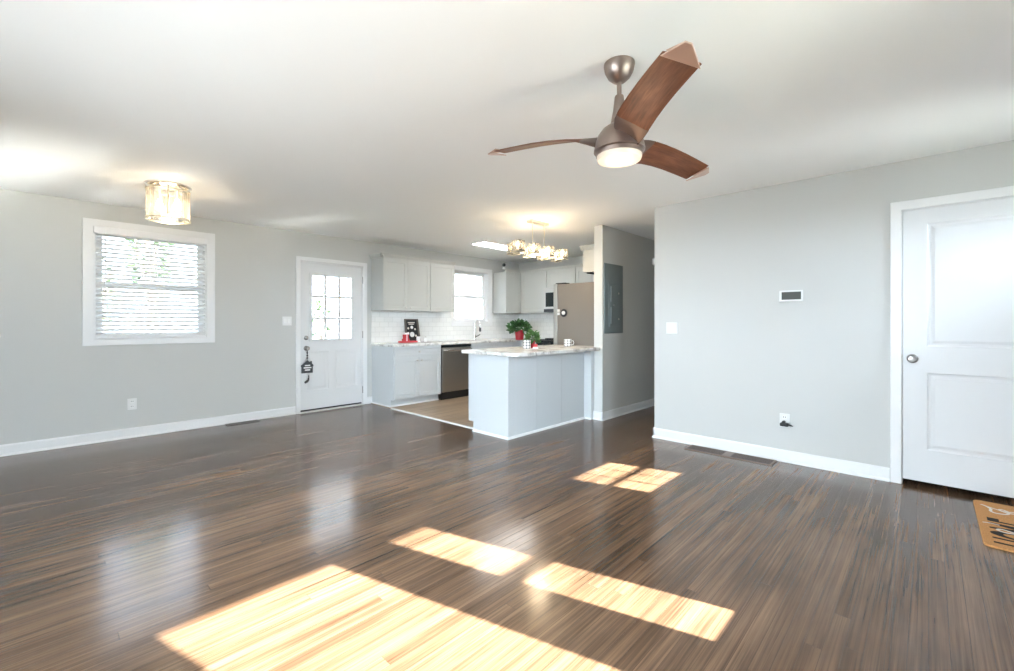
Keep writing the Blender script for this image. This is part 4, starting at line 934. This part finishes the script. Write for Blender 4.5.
# framed winter board leaning on the backsplash
wbd = thing('winter_board', (4.02, 5.93, CT), 'narrow dark framed board with white winter motif leaning on backsplash', 'sign')
lean = 0.10
def L3(u, v, d=0.0):  # board plane: u across, v up along the board, d out of it
    return Vector((u+0.06, YB-0.016-0.045-d+v*lean, CT+0.001+v*math.sqrt(1-lean*lean)))
def lbox(u0, u1, v0, v1, d0, d1): return prism(BM(), [L3(u0, v0, d0), L3(u1, v0, d0), L3(u1, v1, d0), L3(u0, v1, d0)], L3(0, 0, d1)-L3(0, 0, d0))
def lpoly(pts, d0, d1): return prism(BM(), [L3(u, v, d0) for u, v in pts], L3(0, 0, d1)-L3(0, 0, d0))
link('backing', lpoly([(3.915, 0.0), (4.165, 0.0), (4.130, 0.355), (3.915, 0.355)], 0, 0.008), 'black', wbd)
for pts in ([(3.90, 0), (3.925, 0), (3.922, 0.365), (3.897, 0.365)], [(4.155, 0), (4.180, 0), (4.148, 0.365), (4.122, 0.365)], [(3.9225, 0.345), (4.1235, 0.345), (4.1225, 0.365), (3.9225, 0.365)]):
    link('frame_side', lpoly(pts, 0.008, 0.024), 'boardframe', wbd)
def disc(u, v, r, m, name):
    link(name, lpoly([(u+r*math.cos(2*math.pi*k/16), v+r*math.sin(2*math.pi*k/16)) for k in range(16)], 0.008, 0.012), m, wbd)
disc(4.03, 0.230, 0.026, 'white', 'painted_dot'); disc(4.03, 0.115, 0.042, 'white', 'painted_dot')
for u, v, r in ((3.962, 0.215, 0.017), (4.09, 0.200, 0.015), (3.958, 0.135, 0.020), (4.10, 0.095, 0.016)): disc(u, v, r, 'whiteink', 'painted_flake')
for i, (a, b, v) in enumerate(((3.96, 4.09, 0.300), (3.975, 4.075, 0.275))): link('lettering_line', lbox(a, b, v, v+0.014, 0.008, 0.011), 'whiteink', wbd)
rd = thing('red_tray', (3.87, 5.80, CT), 'red tray with small red box left of the winter board', 'tray')
bx('tray', (3.73, 5.72, CT), (4.01, 5.84, CT+0.025), 'redsoft', rd, bevel=0.008)
bx('rear_wall', (3.795, 5.80, CT+0.025), (3.915, 5.838, CT+0.06), 'redsoft', rd, bevel=0.006)
gb = thing('gift_box', (3.82, 5.78, CT+0.026), 'small red and white gift box standing in the red tray', 'box')
bx('box_body', (3.785, 5.735, CT+0.0255), (3.855, 5.795, CT+0.125), 'redsoft', gb, bevel=0.003)
bx('ribbon', (3.814, 5.732, CT+0.0255), (3.826, 5.7345, CT+0.125), 'white', gb); bx('lid', (3.782, 5.732, CT+0.1255), (3.858, 5.798, CT+0.150), 'white', gb, bevel=0.003)
cn = thing('pillar_candle', (4.075, 5.80, CT), 'small white pillar candle right of the red tray', 'candle')
link('wax', lathe(BM(), [(0.030, CT), (0.032, CT+0.004), (0.031, CT+0.085), (0.026, CT+0.088), (0.003, CT+0.084)], (4.075, 5.80, 0), seg=20), 'white', cn, smooth=True)
bm = BM(); tube(bm, [(4.075, 5.80, CT+0.083), (4.076, 5.80, CT+0.100)], 0.002, 6); link('wick', bm, 'black', cn)
vb = thing('bottle', (4.255, 5.86, CT), 'tiny clear-white bottle with grey top by the winter board', 'bottle')
link('body', lathe(BM(), [(0.020, CT), (0.022, CT+0.004), (0.022, CT+0.045), (0.010, CT+0.06), (0.010, CT+0.066)], (4.255, 5.86, 0), seg=16), 'white', vb, smooth=True)
link('cap', lathe(BM(), [(0.012, CT+0.066), (0.012, CT+0.085), (0.003, CT+0.086)], (4.255, 5.86, 0), seg=14), 'nickel', vb, smooth=True)

# ------------------------------------------------------------------ outside
struct(bx('ground', (-40, -40, -0.45), (XL-0.15, 45, -0.35), 'bounce_ground'))  # unseen pale ground, put in as bounce for the left window
struct(bx('lawn', (XL-0.15, -40, -0.45), (45, 45, -0.35), 'grass'))
nh = thing('neighbor_house', (6.5, 11.0, -0.35), 'pale sided house with roof edge seen through the kitchen window', 'house')
bm = BM(); box(bm, (4.6, 11.0, -0.35), (16.0, 18.0, 3.2)); link('siding_wall', bm, 'siding', nh)
bm = BM()
for k in range(26): prism(bm, [Vector((4.6, 11.0, -0.3+k*0.135)), Vector((4.6, 10.975, -0.3+k*0.135)), Vector((4.6, 10.995, -0.17+k*0.135))], (11.4, 0, 0))
link('lap_siding', bm, 'siding', nh)
bm = BM(); prism(bm, [Vector((4.2, 10.45, 3.15)), Vector((4.2, 10.45, 3.30)), Vector((4.2, 14.5, 5.2)), Vector((4.2, 18.5, 3.30)), Vector((4.2, 18.5, 3.15))], (12.2, 0, 0)); link('roof', bm, 'shingle', nh)
def tree(x, y, h, r, n, label, sd):
    t = thing('garden_tree', (x, y, -0.35), label, 'tree', 'garden trees')
    bm = BM(); tube(bm, [(x, y, -0.36), (x+0.05, y, h*0.4), (x-0.05, y+0.03, h*0.8)], [0.10, 0.08, 0.04], 8); link('trunk', bm, 'bark', t, smooth=True)
    for k in range(3):
        a = 2.1*k+sd; bm = BM(); tube(bm, [(x, y, h*0.4+0.2*k), (x+0.6*r*math.cos(a), y+0.6*r*math.sin(a), h*0.62+0.2*k), (x+0.9*r*math.cos(a), y+0.9*r*math.sin(a), h*0.75+0.2*k)], [0.045, 0.03, 0.012], 6); link('branch', bm, 'bark', t, smooth=True)
    link('foliage', leafy((x, y, h*0.68), r, h*0.36, n, 0.11, sd), 'treeleaf', t)
tree(1.35, 10.2, 3.6, 0.26, 300, 'slender green tree outside the blind-covered window', 1)
tree(0.55, 9.0, 2.2, 0.22, 80, 'low green bush-like tree left of the slender garden tree', 2)
tree(3.2, 10.4, 3.6, 0.8, 90, 'loose green tree seen through the back door panes', 3)
tree(3.9, 9.0, 1.7, 0.16, 60, 'small green tree low in back door lower pane', 4)
for o in bpy.data.objects:
    if '_o' in o: del o['_o']
